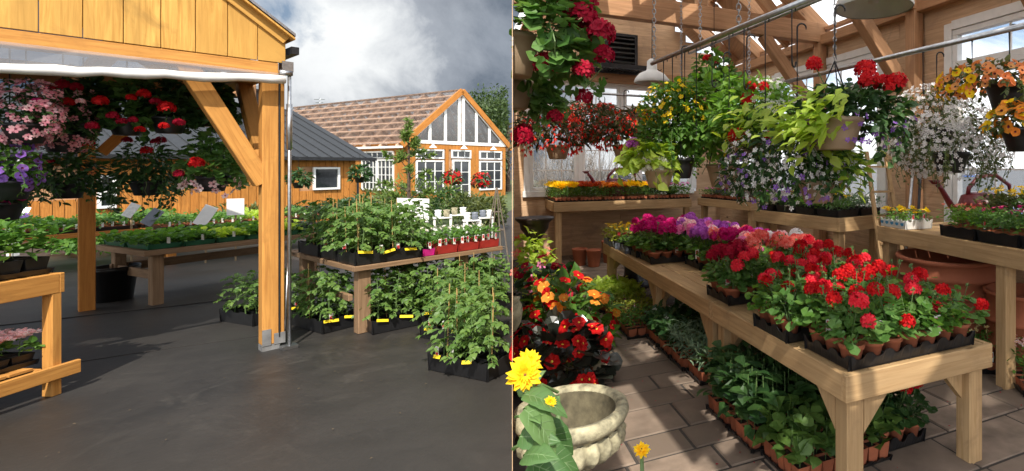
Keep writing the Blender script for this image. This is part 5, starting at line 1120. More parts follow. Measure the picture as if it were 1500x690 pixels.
for i in range(3):
    flat('red tray of small white flowered plants on the tomato table, %s from the magenta one'%NTH[i],tt(.78+.25*i,.03),RT,lx=.24,ly=.44,nx=3,ny=4,ch=.085,parent_h=.09,traym=M_REDP,cellm=M_REDP,leaf=LEAF,size=.06,n=200,hgt=.17,mats=[G_MID,M_STEM],fl=[(FLOC,7,.024,0)],fmats=[P_WHITE,P_THRT],tags=3,group='red trays on the tomato table',scal=.1)
flat('small magenta tray beside the black tomato trays',tt(.65,.03),RT,lx=.12,ly=.44,nx=1,ny=4,ch=.07,parent_h=.075,traym=M_MAG,cellm=M_DARKP,leaf=LEAF,size=.06,n=90,hgt=.16,mats=[G_MID,M_STEM],tags=1,scal=.1)
def gt(px,py): return gz(px,py)
o=gt(545,492); ttray('black tray of tomato plants on the ground right of the table leg',Vector((o.x,o.y,.006)),R(50),.62,.36,4,2,'tomato trays on the ground',TOM,3)
o=gt(643,467); ttray('black tray of tomato plants on the ground behind the foreground tray',Vector((o.x,o.y,.006)),R(40),.62,.36,4,2,'tomato trays on the ground',TOM2,4)
ttray('black tray of tomato plants on the ground under the middle of the table',l2w((TT.x,TT.y,.006),RT,.42,.30),RT,.62,.40,4,2,'tomato trays on the ground',TOM,1)
ttray('black tray of tomato plants on the ground under the right end of the table',l2w((TT.x,TT.y,.006),RT,.95,-.16),RT,.55,.36,4,2,'tomato trays on the ground',TOM,2)
o=gt(472,491); ttray('black tray of tomato plants on the ground left of the table leg',Vector((o.x,o.y,.006)),R(62),.34,.62,2,4,'tomato trays on the ground',TOM,2)
o=gt(378,480); ttray('black tray of tomato plants on the ground behind the pavilion post',Vector((o.x-.05,o.y,.006)),R(70),.5,.55,3,3,'tomato trays on the ground',TOM,2,sc=.85)
o=gt(722,559); ttray('black tray of tomato plants nearest in the yard against the side wall',Vector((o.x-.60,o.y+.2,.006)),R(-22),.62,.34,4,2,'tomato trays on the ground',TOM2,2,h=.14)
o=gt(722,500); ttray('black tray of tomato plants behind the nearest one against the side wall',Vector((o.x-.72,o.y+.08,.006)),R(-22),.70,.40,4,2,'tomato trays on the ground',TOM2,2)
o=gt(735,452); ttray('black tray of tomato plants farthest along the side wall',Vector((o.x-.72,o.y+.1,.006)),R(-22),.70,.40,4,2,'tomato trays on the ground',TOM2,1)
# flats on the seedling table and far tables
def mt(x,y): return l2w((MT.x,MT.y,.654),RM,x,y)
cols=[(G_MID,'mid green'),(G_LIME,'lime green'),(G_MID,'leafy green'),(G_DARK,'dark green'),(G_BRZ,'dark red')]
for i in range(6):
    for j in range(2):
        k=[(0,0,1,0,1,4),(2,2,0,0,2,1)][j][i]
        flat('green tray of %s seedlings on the weathered table, %s along its %s edge'%(cols[k][1],NTH[i],('front','rear')[j]),mt(.05+i*.305,.05+j*.56),RM,lx=.29,ly=.52,nx=4,ny=7,ch=.05,parent_h=.06,traym=M_GREENP,cellm=M_GREENP,leaf=LEAFW if k!=4 else LEAF,size=.075,n=260,hgt=.10,mats=[cols[k][0],M_STEM],tags=1,tagm=M_WTAG,group='seedling trays on the weathered table',scal=.1)
for i in range(5):
    flat('flat of young bedding plants on the far table by the orange wall, %s along'%NTH[i],l2w((-10.6,6.9,.565),R(62),.05+i*.5,.05),R(62),lx=.46,ly=.9,nx=4,ny=7,ch=.06,parent_h=.06,leaf=LEAF,size=.10,n=420,hgt=(.18,.24,.15,.2,.22)[i],mats=[(G_DARK,G_MID,G_MID,G_GER,G_MID)[i],M_STEM],fl=[(FLORET,26,.03,0)] if i<2 else None,fmats=[P_PURP],tags=4,tagm=M_WTAG,group='flats on the far tables',scal=.1)
for i in range(5):
    flat('green flat with white tags on the table behind the seedlings, %s along'%NTH[i],l2w((-8.9,8.3,.565),R(62),.05+i*.54,.05),R(62),lx=.5,ly=.85,nx=4,ny=6,ch=.06,parent_h=.06,leaf=LEAF,size=.09,n=380,hgt=.15,mats=[(G_MID,G_MID,G_LIME,G_GER,G_BRZ)[i],M_STEM],tags=4,tagm=M_WTAG,group='flats on the far tables',scal=.1)
# left bench
for i in range(3):
    x=1.62-.42*(i+1)
    flat('black pot tray of purple salvia seedlings on the left bench, %s from its outer end'%NTH[i],(-6.3+x+.03,2.66,.856),0,lx=.40,ly=1.0,nx=3,ny=7,ch=.11,parent_h=.035,cellm=M_DARKP,leaf=LEAF,size=.08,n=1200,hgt=.27,spread=.05,mats=[G_GREY if i else G_MID,M_STEM],fl=[(TINY,60,.035,0)] if i else None,fmats=[P_PURP],group='pot trays on the left bench',scal=.1)
for i in range(2):
    x=1.60-.5*(i+1)
    flat('black pot tray of blush begonias on the low shelf, %s'%('outermost','behind the outermost')[i],(-6.3+x+.03,2.69,.232),0,lx=.46,ly=.92,nx=4,ny=7,ch=.08,parent_h=.035,cellm=M_DARKP,leaf=LEAFW,size=.06,n=520,hgt=.13,mats=[G_MID if i==0 else G_BRZ,M_STEM],fl=[(FLORET,520,.030,0)] if i==0 else None,fmats=[P_BLUSH],group='trays on the low shelf',scal=.1,fz=1.1)
c=gz(166,440); o=MB().lathe([(0,0),(.17,0),(.215,.36),(.24,.36),(.24,.41),(.215,.41),(.2,.36),(0,.34)],26,sx=.85).build('nursery_pot',M_DARKP,None,(c.x,c.y,0),smooth=True); tag(o,'big black nursery pot under the seedling table beside the back post','plant pot')
# ---------------------------------------------------------------- hanging baskets in the pavilion
D1=dict
def lb(label,px,py,Y,r,n=420,leaf=LEAF,size=.075,fl=None,fm=None,mats=None,tr=8,tl=.18,hang=2.5,**k):
    return basket(label,px,py,Y,r,dict(n=n,leaf=leaf,size=size,droop=.35,trails=tr,tlen=tl,zmin=-.6,inner=.3),fl,M_DARKP,.115,.14,-.08,mats=mats or [G_DARK,M_STEM],fmats=fm,hang=hang,sq=(.80,.60,1.),group='hanging baskets in the pavilion',**k)
CAL=[(FLOC,150,.026,-.8,.9,0,None,3,1.04)]
CM=[P_CALI,P_WINE]
lb('pink and white calibrachoa basket at the left edge of the pavilion',38,165,3.75,50,fl=[(FLOC,230,.026,-.85,.9,0,None,3,1.06)],fm=CM,size=.05,n=500)
lb('dusky pink calibrachoa basket hung below and right of the pink and white one',92,182,4.1,46,fl=[(FLOC,150,.025,-.85,.7,0,None,3,1.06)],fm=[petal('dusty_pink',(.6,.2,.24),(.7,.42,.42)),P_WINE],size=.05)
lb('purple petunia basket at the bottom left of the pavilion',14,248,3.75,42,fl=[(PETUN,70,.034,-.7,.95,0,None,3,1.06)],fm=[P_PURP,P_WINE],mats=[G_MID,M_STEM],size=.06)
lb('magenta petunia basket lowest at the left edge',2,280,3.9,30,fl=[(PETUN,50,.034,-.7,.95,0,None,3,1.06)],fm=[P_MAG,P_WINE],hook=False)
def rb(label,px,py,Y,r,hs,**k):
    t=lb(label,px,py,Y,r,leaf=ROUND,size=.085,**k); heads_at(t,hs,[P_RED,P_CRIM,P_BLUSH,P_MAG]); return t
rb('ivy geranium basket with pink buds, third from the left under the front beam',122,160,4.2,44,[(92,125,4.0,.04,1),(112,128,4.0,.035,1),(147,148,4.0,.042,0),(118,149,3.95,.025,2),(55,150,3.7,.03,3),(135,185,4.0,.035,1),(100,150,4.0,.035,0),(72,130,3.9,.035,1)],fl=[(FLOC,20,.024,-.2,.7,0,None,3,1.04)],fm=CM)
rb('red geranium basket fourth from the left under the front beam',186,160,4.35,44,[(210,138,4.15,.04,0),(192,143,4.15,.03,0),(165,170,4.1,.035,1),(205,190,4.2,.03,0),(178,178,4.15,.03,1),(195,176,4.15,.028,1)],mats=[G_GER,M_STEM])
rb('dark geranium basket fifth from the left with one large red bloom',248,158,4.45,44,[(245,158,4.2,.05,0),(228,150,4.2,.035,1),(262,180,4.2,.035,1),(240,185,4.2,.03,0)])
rb('dark crimson geranium basket beside the knee brace',302,150,4.75,40,[(300,160,4.6,.045,1),(285,172,4.6,.03,1),(318,165,4.6,.035,1)],tr=14,tl=.2)
t=lb('dark ivy basket trailing low in front of the back post',100,255,4.7,48,tr=30,tl=.22,fl=[(FLOC,10,.03,-.4,.8,0,None,3,1.05)],fm=[P_APR,P_WINE],n=600,hang=2.5); heads_at(t,[(128,210,4.6,.045,0),(67,212,4.6,.03,0),(75,240,4.6,.035,1)],[P_RED,P_CRIM])
t=lb('dark ivy basket with a red bloom right of the back post',214,252,4.9,46,tr=34,tl=.32,n=560,hang=2.5); heads_at(t,[(215,221,4.75,.04,0),(186,206,4.7,.035,1),(236,206,4.7,.035,1),(228,208,4.7,.03,1)],[P_RED,P_CRIM])
t=lb('sunlit geranium basket with pink and white petunias hung under the knee brace',312,245,4.75,48,leaf=ROUND,size=.085,mats=[G_GER,M_STEM],fl=[(FLOC,34,.034,-.8,-.1,0,None,3,1.06)],fm=[P_BLUSH,P_WINE],tr=8,tl=.12,n=420); heads_at(t,[(288,239,4.45,.05,0),(349,218,4.5,.032,0),(336,208,4.5,.028,2),(262,255,4.5,.035,1)],[P_RED,P_CRIM,P_BLUSH])
# ---------------------------------------------------------------- buildings
HD1=Vector((.469,.883,0)); HD2=Vector((-.883,.469,0)); RH=R(62)
def boards(m,p0,p1,z0,z1f,w=.2,out=(0,-1,0),th=.025,holes=(),mat=0):
    """vertical cladding boards from p0 to p1 (local), top height z1f(k)"""
    p0=np.array(p0,float);p1=np.array(p1,float); L=np.linalg.norm(p1-p0); d=(p1-p0)/L; n=int(L/w); nr=np.array(out,float); w=L/n
    for i in range(n):
        k=(i+.5)/n; c=p0+d*(i+.5)*w; iv=[(z0,z1f(k))]
        for (a,b,h0,h1) in holes:
            if a-w*.3<(i+.5)*w<b+w*.3: iv=[q for s in iv for q in ((s[0],min(s[1],h0)),(max(s[0],h1),s[1])) if q[1]-q[0]>.02]
        for s in iv: m.frame(c+nr*th*.5+[0,0,(s[0]+s[1])/2],d,nr,(0,0,1),w-.012,th,s[1]-s[0],mat)
def hwin(par,p,d,nr,w,h,z0,nx,nz,fr=.07,panes=M_PANE,name='window'):
    """white window on a facade: p local start point, d direction along the wall, nr outward"""
    p=np.array(p,float); d=np.array(d,float); nr=np.array(nr,float); m=MB(); up=np.array([0,0,1.])
    def B(a0,a1,b0,b1,o0,o1,mm): mm.frame(p+d*(a0+a1)/2+up*(z0+(b0+b1)/2)+nr*(o0+o1)/2,d,nr,up,a1-a0,o1-o0,b1-b0)
    B(0,w,0,fr,.0,.07,m);B(0,w,h-fr,h,.0,.07,m);B(0,fr,fr,h-fr,.0,.07,m);B(w-fr,w,fr,h-fr,.0,.07,m)
    f=m.build(name,M_WHITE,par); g=MB(); B(fr*.6,w-fr*.6,fr*.6,h-fr*.6,.005,.02,g); g.build('pane',panes,f)
    for i in range(1,nx): b=MB(); B(w*i/nx-.022,w*i/nx+.022,fr,h-fr,.021,.05,b); b.build('muntin',M_WHITE,f)
    for j in range(1,nz): b=MB(); B(fr,w-fr,h*j/nz-.015,h*j/nz+.015,.0215,.046,b); b.build('muntin',M_WHITE,f)
    return f
# far greenhouse shop
G0=Vector((-14.3,24.0,0)); gs=thing('greenhouse_shop','tall orange timber greenhouse shop with clear roof and glazed gable','building',G0,RH)
GW,GL,GE,GR=5.44,17.0,2.80,5.35; sl=(GR-GE)/(GW/2)
m=MB(); wins=[(.35,1.75,.35,2.45),(2.15,3.25,.1,2.45),(3.75,5.15,.35,2.45)]
boards(m,(0,0,0),(GW,0,0),0,lambda k:GE-.02,.17,(0,-1,0),holes=wins); m.build('gable_wall',W_CEDAR,gs)
m=MB(); boards(m,(0,0,0),(0,GL,0),0,lambda k:GE,.2,(-1,0,0),holes=[(1.0,3.7,.55,2.3)]); m.build('side_wall',W_CEDAR,gs)
m=MB(); m.box(.03,GW-.03,.03,.06,0,GE); m.build('inner_wall',W_TRUSS,gs); m=MB(); m.box(GW-.05,GW,.03,GL,0,GE); m.box(.03,GW,GL-.05,GL,0,GE+1.2); m.build('inner_wall',W_TRUSS,gs)
x=(1,0,0); nf=(0,-1,0)
hwin(gs,(.35,-.026,0),x,nf,1.40,1.55,.35,3,3); hwin(gs,(.35,-.026,0),x,nf,1.40,.45,1.98,3,1)
d=hwin(gs,(2.2,-.026,0),x,nf,1.0,1.9,.05,2,3,.09,name='door'); hwin(gs,(2.15,-.026,0),x,nf,1.10,.42,2.02,3,1)
hwin(gs,(3.75,-.026,0),x,nf,1.40,1.55,.35,3,3); hwin(gs,(3.75,-.026,0),x,nf,1.40,.45,1.98,3,1)
y=(0,1,0); nl=(-1,0,0)
hwin(gs,(-.026,1.0,0),y,nl,1.3,1.5,.45,4,4); hwin(gs,(-.026,2.35,0),y,nl,1.3,1.5,.45,4,4); hwin(gs,(-.026,1.0,0),y,nl,2.65,.36,1.98,6,1)
# glazed gable: white posts and panes darkened for the dim interior under the rakes
zt=lambda x: GE+sl*min(x,GW-x)-.12
m=MB(); m.box(.0,GW,-.06,.02,GE-.10,GE+.06); 
m.build('gable_sill',M_WHITE,gs)
for xx in (.35,1.05,1.85,2.60,2.84,3.59,4.39,5.09):
    m=MB(); m.box(xx-.07,xx+.07,-.05,.02,GE+.062,zt(xx)-.02); m.build('gable_post',M_WHITE,gs)
m=MB()
for a,b in ((0,GW/2),(GW,GW/2)): m.bar((a,-.04,zt(a)+.06),(b,-.04,zt(b)+.06),.10,.12)
m.build('gable_frame',M_WHITE,gs)
for a,b in ((.42,.98),(1.12,1.78),(1.92,2.53),(2.91,3.52),(3.66,4.32),(4.46,5.02)):
    m=MB(); m.prism([(a,-.012,GE+.07),(b,-.012,GE+.07),(b,-.012,zt(b)),(a,-.012,zt(a))],(0,.006,0)); m.build('gable_pane',M_DIMGLASS,gs)
m=MB()
for a,s in ((-.35,1),(GW+.35,-1)): m.bar((a,-.12,GE+.10-.35*sl),(GW/2,-.12,GR+.10),.10,.26)
m.build('rake_board',W_CEDAR,gs)
for sg in (0,1):
    e=-.35 if sg==0 else GW+.35; m=MB(); m.prism([(GW/2,-.15,GR+.20),(e,-.15,GE+.20-.35*sl),(e,GL,GE+.20-.35*sl),(GW/2,GL,GR+.20)],(0,0,.012)); m.build('roof',M_CLEAR,gs)
    m=MB()
    for i in range(9):
        q=i/8.3; xx=GW/2+(e-GW/2)*q; m.bar((xx,-.1,GR+.14+(GE-.35*sl-GR)*q),(xx,GL-.05,GR+.14+(GE-.35*sl-GR)*q),.10,.09)
    m.build('purlin',W_TRUSS if 0 else wood('pale_truss'+str(sg),(.66,.46,.34),(.56,.36,.25)),gs)
    for i in range(13):
        yy=.25+i*1.35; m=MB(); m.bar((GW/2,yy,GR+.02),(e,yy,GE+.02-.35*sl),.09,.2); m.build('rafter',MATS['pale_truss%d'%sg],gs)
for i in range(13):
    yy=.25+i*1.35; m=MB(); m.bar((0,yy,GE+.1),(GW,yy,GE+.1),.08,.2)
    for a,b in ((.9,1.6),(1.6,GW/2-.3),(GW-.9,GW-1.6),(GW-1.6,GW/2+.3)): m.bar((a,yy+.002,GE+.1),(b,yy+.002,zt(b)+.05),.07,.13)
    m.build('truss',MATS['pale_truss0'],gs)
m=MB(); m.bar((-.36,-.15,GE+.03-.35*sl),(-.36,GL,GE+.03-.35*sl),.10,.10); m.build('gutter',M_WHITE,gs)
for i,xx in enumerate((1.05,2.7,4.45)):
    lampo=MB().lathe([(.17,0),(.165,.02),(.08,.10),(.05,.15),(0,.16)],14).build('wall_lamp',M_WHITE,gs,(xx,-.28,2.50)); m=MB(); m.tube([(0,.0,.15),(0,.02,.24),(0,.26,.24)],.015,5); m.build('arm',M_WHITE,lampo)
# dark roofed house
H0=Vector((-11.86,17.0,0)); hs=thing('garden_house','long orange boarded house with a dark standing seam metal roof','building',H0,RH)
HL,HE,HDp,HR=10.5,1.93,10.2,1.75
m=MB(); hw=[(9.05,9.95,.86,1.60),(3.85,4.75,.85,1.75),(0.6,1.5,.85,1.75)]
boards(m,(-HL,0,0),(0,0,0),0,lambda k:HE,.17,(0,-1,0),holes=hw); m.build('front_wall',W_CEDAR,hs)
m=MB(); boards(m,(0,HDp,0),(0,0,0),0,lambda k:HE+HR*(1-abs(2*k-1))*.96,.18,(1,0,0)); m.build('end_wall',W_CEDAR,hs)
m=MB(); m.box(-HL,-.03,.03,.06,0,HE); m.build('inner_wall',W_TRUSS,hs)
def atx(px): k=(px-PX)/FL; u=(k*H0.y-H0.x)/(HD1.x-k*HD1.y); return u
for (p0,p1,z0,z1,nx,nz) in ((457,496,.88,1.58,1,1),(141,169,.62,1.40,1,2),(20,32,.5,1.7,1,1)):
    a,b_=atx(p0),atx(p1); f=hwin(hs,(a,-.026,0),x,nf,b_-a,z1-z0,z0,nx,nz,.06)
for sg in (0,1):
    ya,yb=(-.28,HDp/2) if sg==0 else (HDp+.55,HDp/2); za=HE-.10; zb=HE+HR
    m=MB(); m.prism([(-HL-.3,ya,za),(.45,ya,za),(.45,yb,zb),(-HL-.3,yb,zb)],(0,0,.05)); 
    xx=-HL-.2
    while xx<.45: m.bar((xx,ya,za+.065),(xx,yb,zb+.065),.035,.04); xx+=.33
    m.build('roof',M_ROOFD,hs)
m=MB(); m.bar((-HL-.3,-.33,HE-.09),(.48,-.33,HE-.09),.10,.10); m.bar((.30,-.3,HE-.2),(.05,-.06,HE-.5),.06,.06); m.tube([(.05,-.07,HE-.45),(.05,-.07,0)],.035,6); m.build('gutter',M_IRON,hs)
m=MB(); m.prism([(.455,-.28,HE-.12),(.455,HDp/2,HE+HR),(.455,HDp/2,HE+HR-.22),(.455,-.3,HE-.2)],(.03,0,0)); m.build('rake_board',M_ROOFD,hs)
m=MB(); m.box(-.9,-.45,HDp/2-.25,HDp/2+.25,HE+HR-.2,HE+HR+.62); m.box(-.95,-.40,HDp/2-.3,HDp/2+.3,HE+HR+.621,HE+HR+.70); m.build('chimney',M_IRON,hs)
# ---------------------------------------------------------------- signs, pots and plants before the buildings
def board(label,px,py,Y,w,h,tilt,mt,name='sign_board',grp=None,lean=0,text=True):
    c=at(px,py,Y); t=thing(name,label,'sign',(c.x,c.y,0),R(40),grp); zc=c.z
    m=MB(); m.frame((0,0,0),(1,0,0),(0,1,0),(0,0,1),w,.02,h); p=m.build('panel',mt,t,(0,0,zc)); p.rotation_euler=(R(lean),R(tilt),0)
    if text:
        q=MB()
        for i in range(3): q.frame((-.05*w*(i%2),-.0125,h*(.25-.2*i)),(1,0,0),(0,1,0),(0,0,1),w*(.6-.12*i),.003,h*.05)
        k=q.build('lettering',M_GREYP,p)
    m=MB(); m.tube([(0,.03,0),(0,.03,zc)],.015,6); m.build('stake',M_OLDP,t); return t
M_OLDP=plain('sign_stake',(.25,.18,.1),.8)
board('white price board tilted to the left above the seedling tables',301,316,8.6,.17,.34,28,M_WHITEP,text=False)
board('upright white price board nearest the orange post',345,303,8.8,.22,.28,0,M_WHITEP,text=False)
board('grey price board leaning among the far flats, right of its twin',223,318,8.4,0.14,.28,35,M_GREYP,grp='grey price boards',text=False)
board('grey price board leaning among the far flats, left of its twin',192,308,8.6,.12,.24,30,M_STEEL,grp='grey price boards',text=False)
board('large white board standing behind the tomato plants',605,308,9.5,.52,.44,4,M_WHITEP,lean=-15,text=False)
board('white board propped at the far left before the orange wall',14,309,9.0,.42,.20,12,M_WHITEP,lean=-30,text=False)
o=MB().box(-.05,.05,-.05,.05,0,1.75).build('white_post',M_WHITE,None,at(19,0,9.3).xy.to_3d()); tag(o,'white painted post at the far left by the orange wall','post')
for i,(px,py,Y,w) in enumerate(((648,318,10.5,.34),(672,314,11,.36),(690,322,10.2,.30),(712,318,10.8,.28))):
    c=at(px,py,Y); t=thing('plant_stand','white %s with small garden ornaments behind the red trays, %s from the white board'%('display stand',NTH[i]),'display stand',(c.x,c.y,0),R(30),'display stands behind the trays')
    zc=c.z; m=MB(); m.box(-w/2,w/2,-.12,.12,zc-.02,zc); m.build('top',M_WHITE,t)
    for sx in (-1,1): MB().box(sx*w*.42-.02,sx*w*.42+.02,-.1,-.06,0,zc-.021).build('leg',M_WHITE,t)
    for j in range(2):
        MB().lathe([(0,0),(.05,0),(.065,.08),(.05,.1),(.07,.14),(0,.15)],12).build('ornament',(M_WHITEP,M_STONE,M_WHITEP,M_GREYP)[(i+j)%4],t,((j-.5)*w*.45,0,zc+.002),smooth=True)
def leafball(label,name,cat,c,rx,ry,rz,n,leaf,size,mats,grp=None,fl=None,fm=None,z=None,ragged=.5,blobs=5,keep=True,trunk=None):
    t=thing(name,label,cat,c,0,grp); m=MB(); z=rz*.8 if z is None else z
    for b in range(blobs):
        o=unit(1)[0]*[rx,ry,rz]*ragged; o[2]=abs(o[2])*.8-rz*.15; s=rng.uniform(.45,.8); k=n//blobs
        d,p=shell(k,rx*s,ry*s,rz*s,-.9,.4); p=p+o+[0,0,z]; p[:,2]=np.maximum(p[:,2],.03)
        fw=d+rng.normal(0,.5,p.shape); up=d*.4+[0,0,1.]+rng.normal(0,.4,p.shape); s2=size*rng.uniform(.6,1.2,len(p))
        if keep: q=(wside(p[:,0]+c[0],p[:,1]+c[1])<-size*1.2); p,fw,up,s2=p[q],fw[q],up[q],s2[q]
        m.scatter(leaf,p,fw,up,s2)
    m.build('crown' if trunk else 'foliage',mats,t)
    tr=MB(); 
    if trunk:
        tr.tube([(0,0,-.05),(.03,0,z*.5),(0,.03,z+rz*.4)],[trunk,trunk*.7,trunk*.25],8)
        for i in range(7):
            a=i*2.4; tr.tube([(0,0,z*(.5+.07*i)),(math.cos(a)*rx*.4,math.sin(a)*ry*.4,z*(.75+.07*i)),(math.cos(a)*rx*.75,math.sin(a)*ry*.75,z*(.9+.09*i))],[trunk*.35,trunk*.2,trunk*.06],5)
        tr.build('trunk',M_BARK,t)
    else:
        for i in range(6): a=i*1.05; tr.tube([(0,0,0),(math.cos(a)*rx*.3,math.sin(a)*ry*.3,z*.8)],[.015,.008],4)
        tr.build('stem',M_TWIG,t)
    if fl: b=MB(); flowers_on(b,fl,rx,ry,rz,None); b.v=[v+[0,0,z] for v in b.v]; b.build('blossoms',fm,t)
    return t
def gp(px,Y): v=at(px,0,Y); return (v.x,v.y,0)
SH='shrubs before the buildings'
for (px,Y,rx,rz,leaf,size,mt_,lab) in (
 (560,15.5,.9,.55,LEAF,.14,G_OLIVE,'olive green low shrub under the side windows of the greenhouse shop'),
 (516,14.6,.75,.42,LEAF,.14,G_DARK,'dark green low shrub at the corner of the dark-roofed house'),
 (618,14.2,.95,.80,LEAFN,.18,G_PINE,'yellowish shrub at the foot of the young pine'),
 (660,15.8,.6,.62,LEAF,.13,G_DARK,'dark rounded shrub before the shop door'),
 (690,14.5,.6,.50,LEAFN,.16,G_OLIVE,'olive shrub right of the shop door'),
 (722,13.2,.55,.55,LEAF,.13,G_OLIVE,'shrub next to the twig obelisk by the side wall'),
 (446,13.6,.5,.36,LEAF,.12,G_DARK,'small dark shrub under the house window'),
 (330,10.6,.7,.50,LEAFN,.14,G_OLIVE,'brownish grassy shrub behind the tilted white board'),
 (372,11.2,.6,.48,LEAFN,.14,G_OLIVE,'brownish grassy shrub behind the upright white board'),
 (262,10.2,.5,.34,LEAFN,.12,G_OLIVE,'wispy shrub in front of the orange wall'),
 (120,9.4,.6,.34,LEAF,.11,G_MID,'bright green shrub before the orange wall left of the back post')):
    leafball(lab,'shrub','shrub',gp(px,Y),rx,rx*.8,rz,900,leaf,size,[mt_,M_STEM],SH)
for i,(px,py,Y,lab) in enumerate(((527,255,15.6,'hanging basket of ferns on the corner of the dark-roofed house'),(437,262,14.3,'dark trailing basket left of the house window'),(663,262,19.5,'red flower basket left of the shop door'),(705,265,19.8,'dark red flower basket right of the shop door'))):
    c=at(px,py,Y); basket(lab,px,py,Y,13 if i<2 else 12,dict(n=220,leaf=LEAF,size=.16,droop=.4,zmin=-.7),[(FLORET,40,.09,-.6,.9,0,None,3,1.05)] if i>1 else None,M_DARKP,.14,.16,-.1,mats=[G_DARK,M_STEM],fmats=[P_RED],hang=c.z+.55,group='baskets on the far buildings')
# young pine
c=gp(598,13.0); t=thing('pine_tree','slim young pine tree in front of the greenhouse shop','tree',c); m=MB(); Ht=2.75
m.tube([(0,0,0),(.02,0,Ht*.5),(0,0,Ht)],[.05,.035,.012],7); m.build('trunk',M_BARK,t); f=MB(); br=MB()
for w in range(24):
    z=Ht*(.10+.8*(w/24)**.8)+rng.normal(0,.05); a=w*2.4+rng.normal(0,.5); l=.75*(1.02-z/Ht)**.9*rng.uniform(.4,1.25)+.07; e=np.array([math.cos(a)*l,math.sin(a)*l,z+l*rng.uniform(.1,.8)])
    br.tube([(0,0,z-.05),e*[.5,.5,1]-[0,0,.06*l],e],[.012,.008,.004],4)
    for k in np.linspace(rng.uniform(.35,.7),1.02,4):
        p=np.array([0,0,z-.05])*(1-k)+e*k+rng.normal(0,.02,3); n=15; d=unit(n)+np.array([math.cos(a),math.sin(a),.6])*.8
        f.scatter(LEAFN,np.repeat(p[None],n,0),d,unit(n),.14*rng.uniform(.6,1.3,n))
n=60; f.scatter(LEAFN,np.column_stack([np.zeros(n),np.zeros(n),rng.uniform(Ht-.25,Ht,n)]),unit(n)+[0,0,.7],unit(n),.16)
f.build('crown',G_PINE,t); br.build('branches',M_BARK,t)
# twig obelisk by the wall
c=gp(738,8.6); t=thing('twig_obelisk','grey twig obelisk plant support beside the side wall','plant support',(c[0]-.12,c[1],0)); 
for i in range(8):
    a=i*.785; MB().tube([(math.cos(a)*.2,math.sin(a)*.2,0),(math.cos(a)*.12,math.sin(a)*.12,.6),(0.01*math.cos(a),0.01*math.sin(a),1.25)],[.012,.01,.007],5).build('rod',M_TWIG,t)
for z in (.25,.55,.85): MB().tube([(math.cos(a)*(.205-.165*z),math.sin(a)*(.205-.165*z),z) for a in np.linspace(0,6.283,13)],.008,4,0,False).build('hoop',M_TWIG,t)
def litter(name,pts,leaf,mats,size):
    m=MB(); n=len(pts); m.scatter(leaf,np.array(pts),np.column_stack([rng.normal(size=(n,2)),np.zeros(n)]),np.column_stack([rng.normal(0,.15,(n,2)),np.ones(n)]),size*rng.uniform(.4,1.2,n)); tag(m.build(name,mats),kind='stuff')
P=[]
while len(P)<70:
    q=gz(rng.uniform(0,745),rng.uniform(430,720)); 
    if wside(q.x,q.y)<-.05 and not(-5.9<q.x<-4.6 and q.y<3.8): P.append((q.x,q.y,.016))
litter('fallen_leaves',P,LEAF,[plain('dry_leaf',(.09,.065,.035),.9,var=.5),M_STEM],.016)
P=[]
while len(P)<240:
    q=room(rng.uniform(0,3.6),rng.uniform(1,7.5))
    if wside(q.x,q.y)>.1: P.append((q.x,q.y,.017))
litter('fallen_petals',P,LEAF,[P_CRIM,M_STEM],.018)
# woods behind
TR='trees behind the greenhouse shop'
TK=(('tall dark conifer-like tree','bushy green tree','pale yellow-green tree'))
for i,(px,Y,rx,h,k,lab) in enumerate(((700,42,2.4,7.4,0,'dark tree seen just right of the shop gable peak'),(722,38,2.2,7.4,1,'green tree second right of the shop gable'),(744,33,2.3,6.4,1,'tall green tree farthest right, by the side wall edge'),(688,50,3.2,8.0,0,'dark tree mostly hidden behind the shop roof edge'),(736,36,1.6,5.0,2,'lower pale tree beside the right eave of the shop'),(484,60,2.4,8.6,0,'small dark treetop poking over the shop ridge'),(350,70,5,6.5,0,'distant dark tree behind the pavilion post'))):
    leafball(lab,'tree','tree',gp(px,Y),rx,rx,h*.52,9000 if Y<55 else 2500,LEAF,.26 if Y>30 else .2,[(G_TREE,G_TREE,G_OLIVE)[k],M_STEM],TR,z=h*.48,trunk=.16,blobs=16,ragged=.66)
# antenna on the far roof
c=at(468,157,40); t=MB(); t.tube([(0,0,c.z-1.2),(0,0,c.z+.75)],.03,4); t.tube([(-.4,0,c.z+.6),(.4,0,c.z+.6)],.025,4); t.tube([(-.3,0,c.z+.35),(.3,0,c.z+.35)],.025,4); 
o=t.build('antenna',M_STEEL,None,(c.x,c.y,0)); 
o.parent=gs; o.matrix_parent_inverse=(Matrix.Translation(G0)@Matrix.Rotation(RH,4,'Z')).inverted()
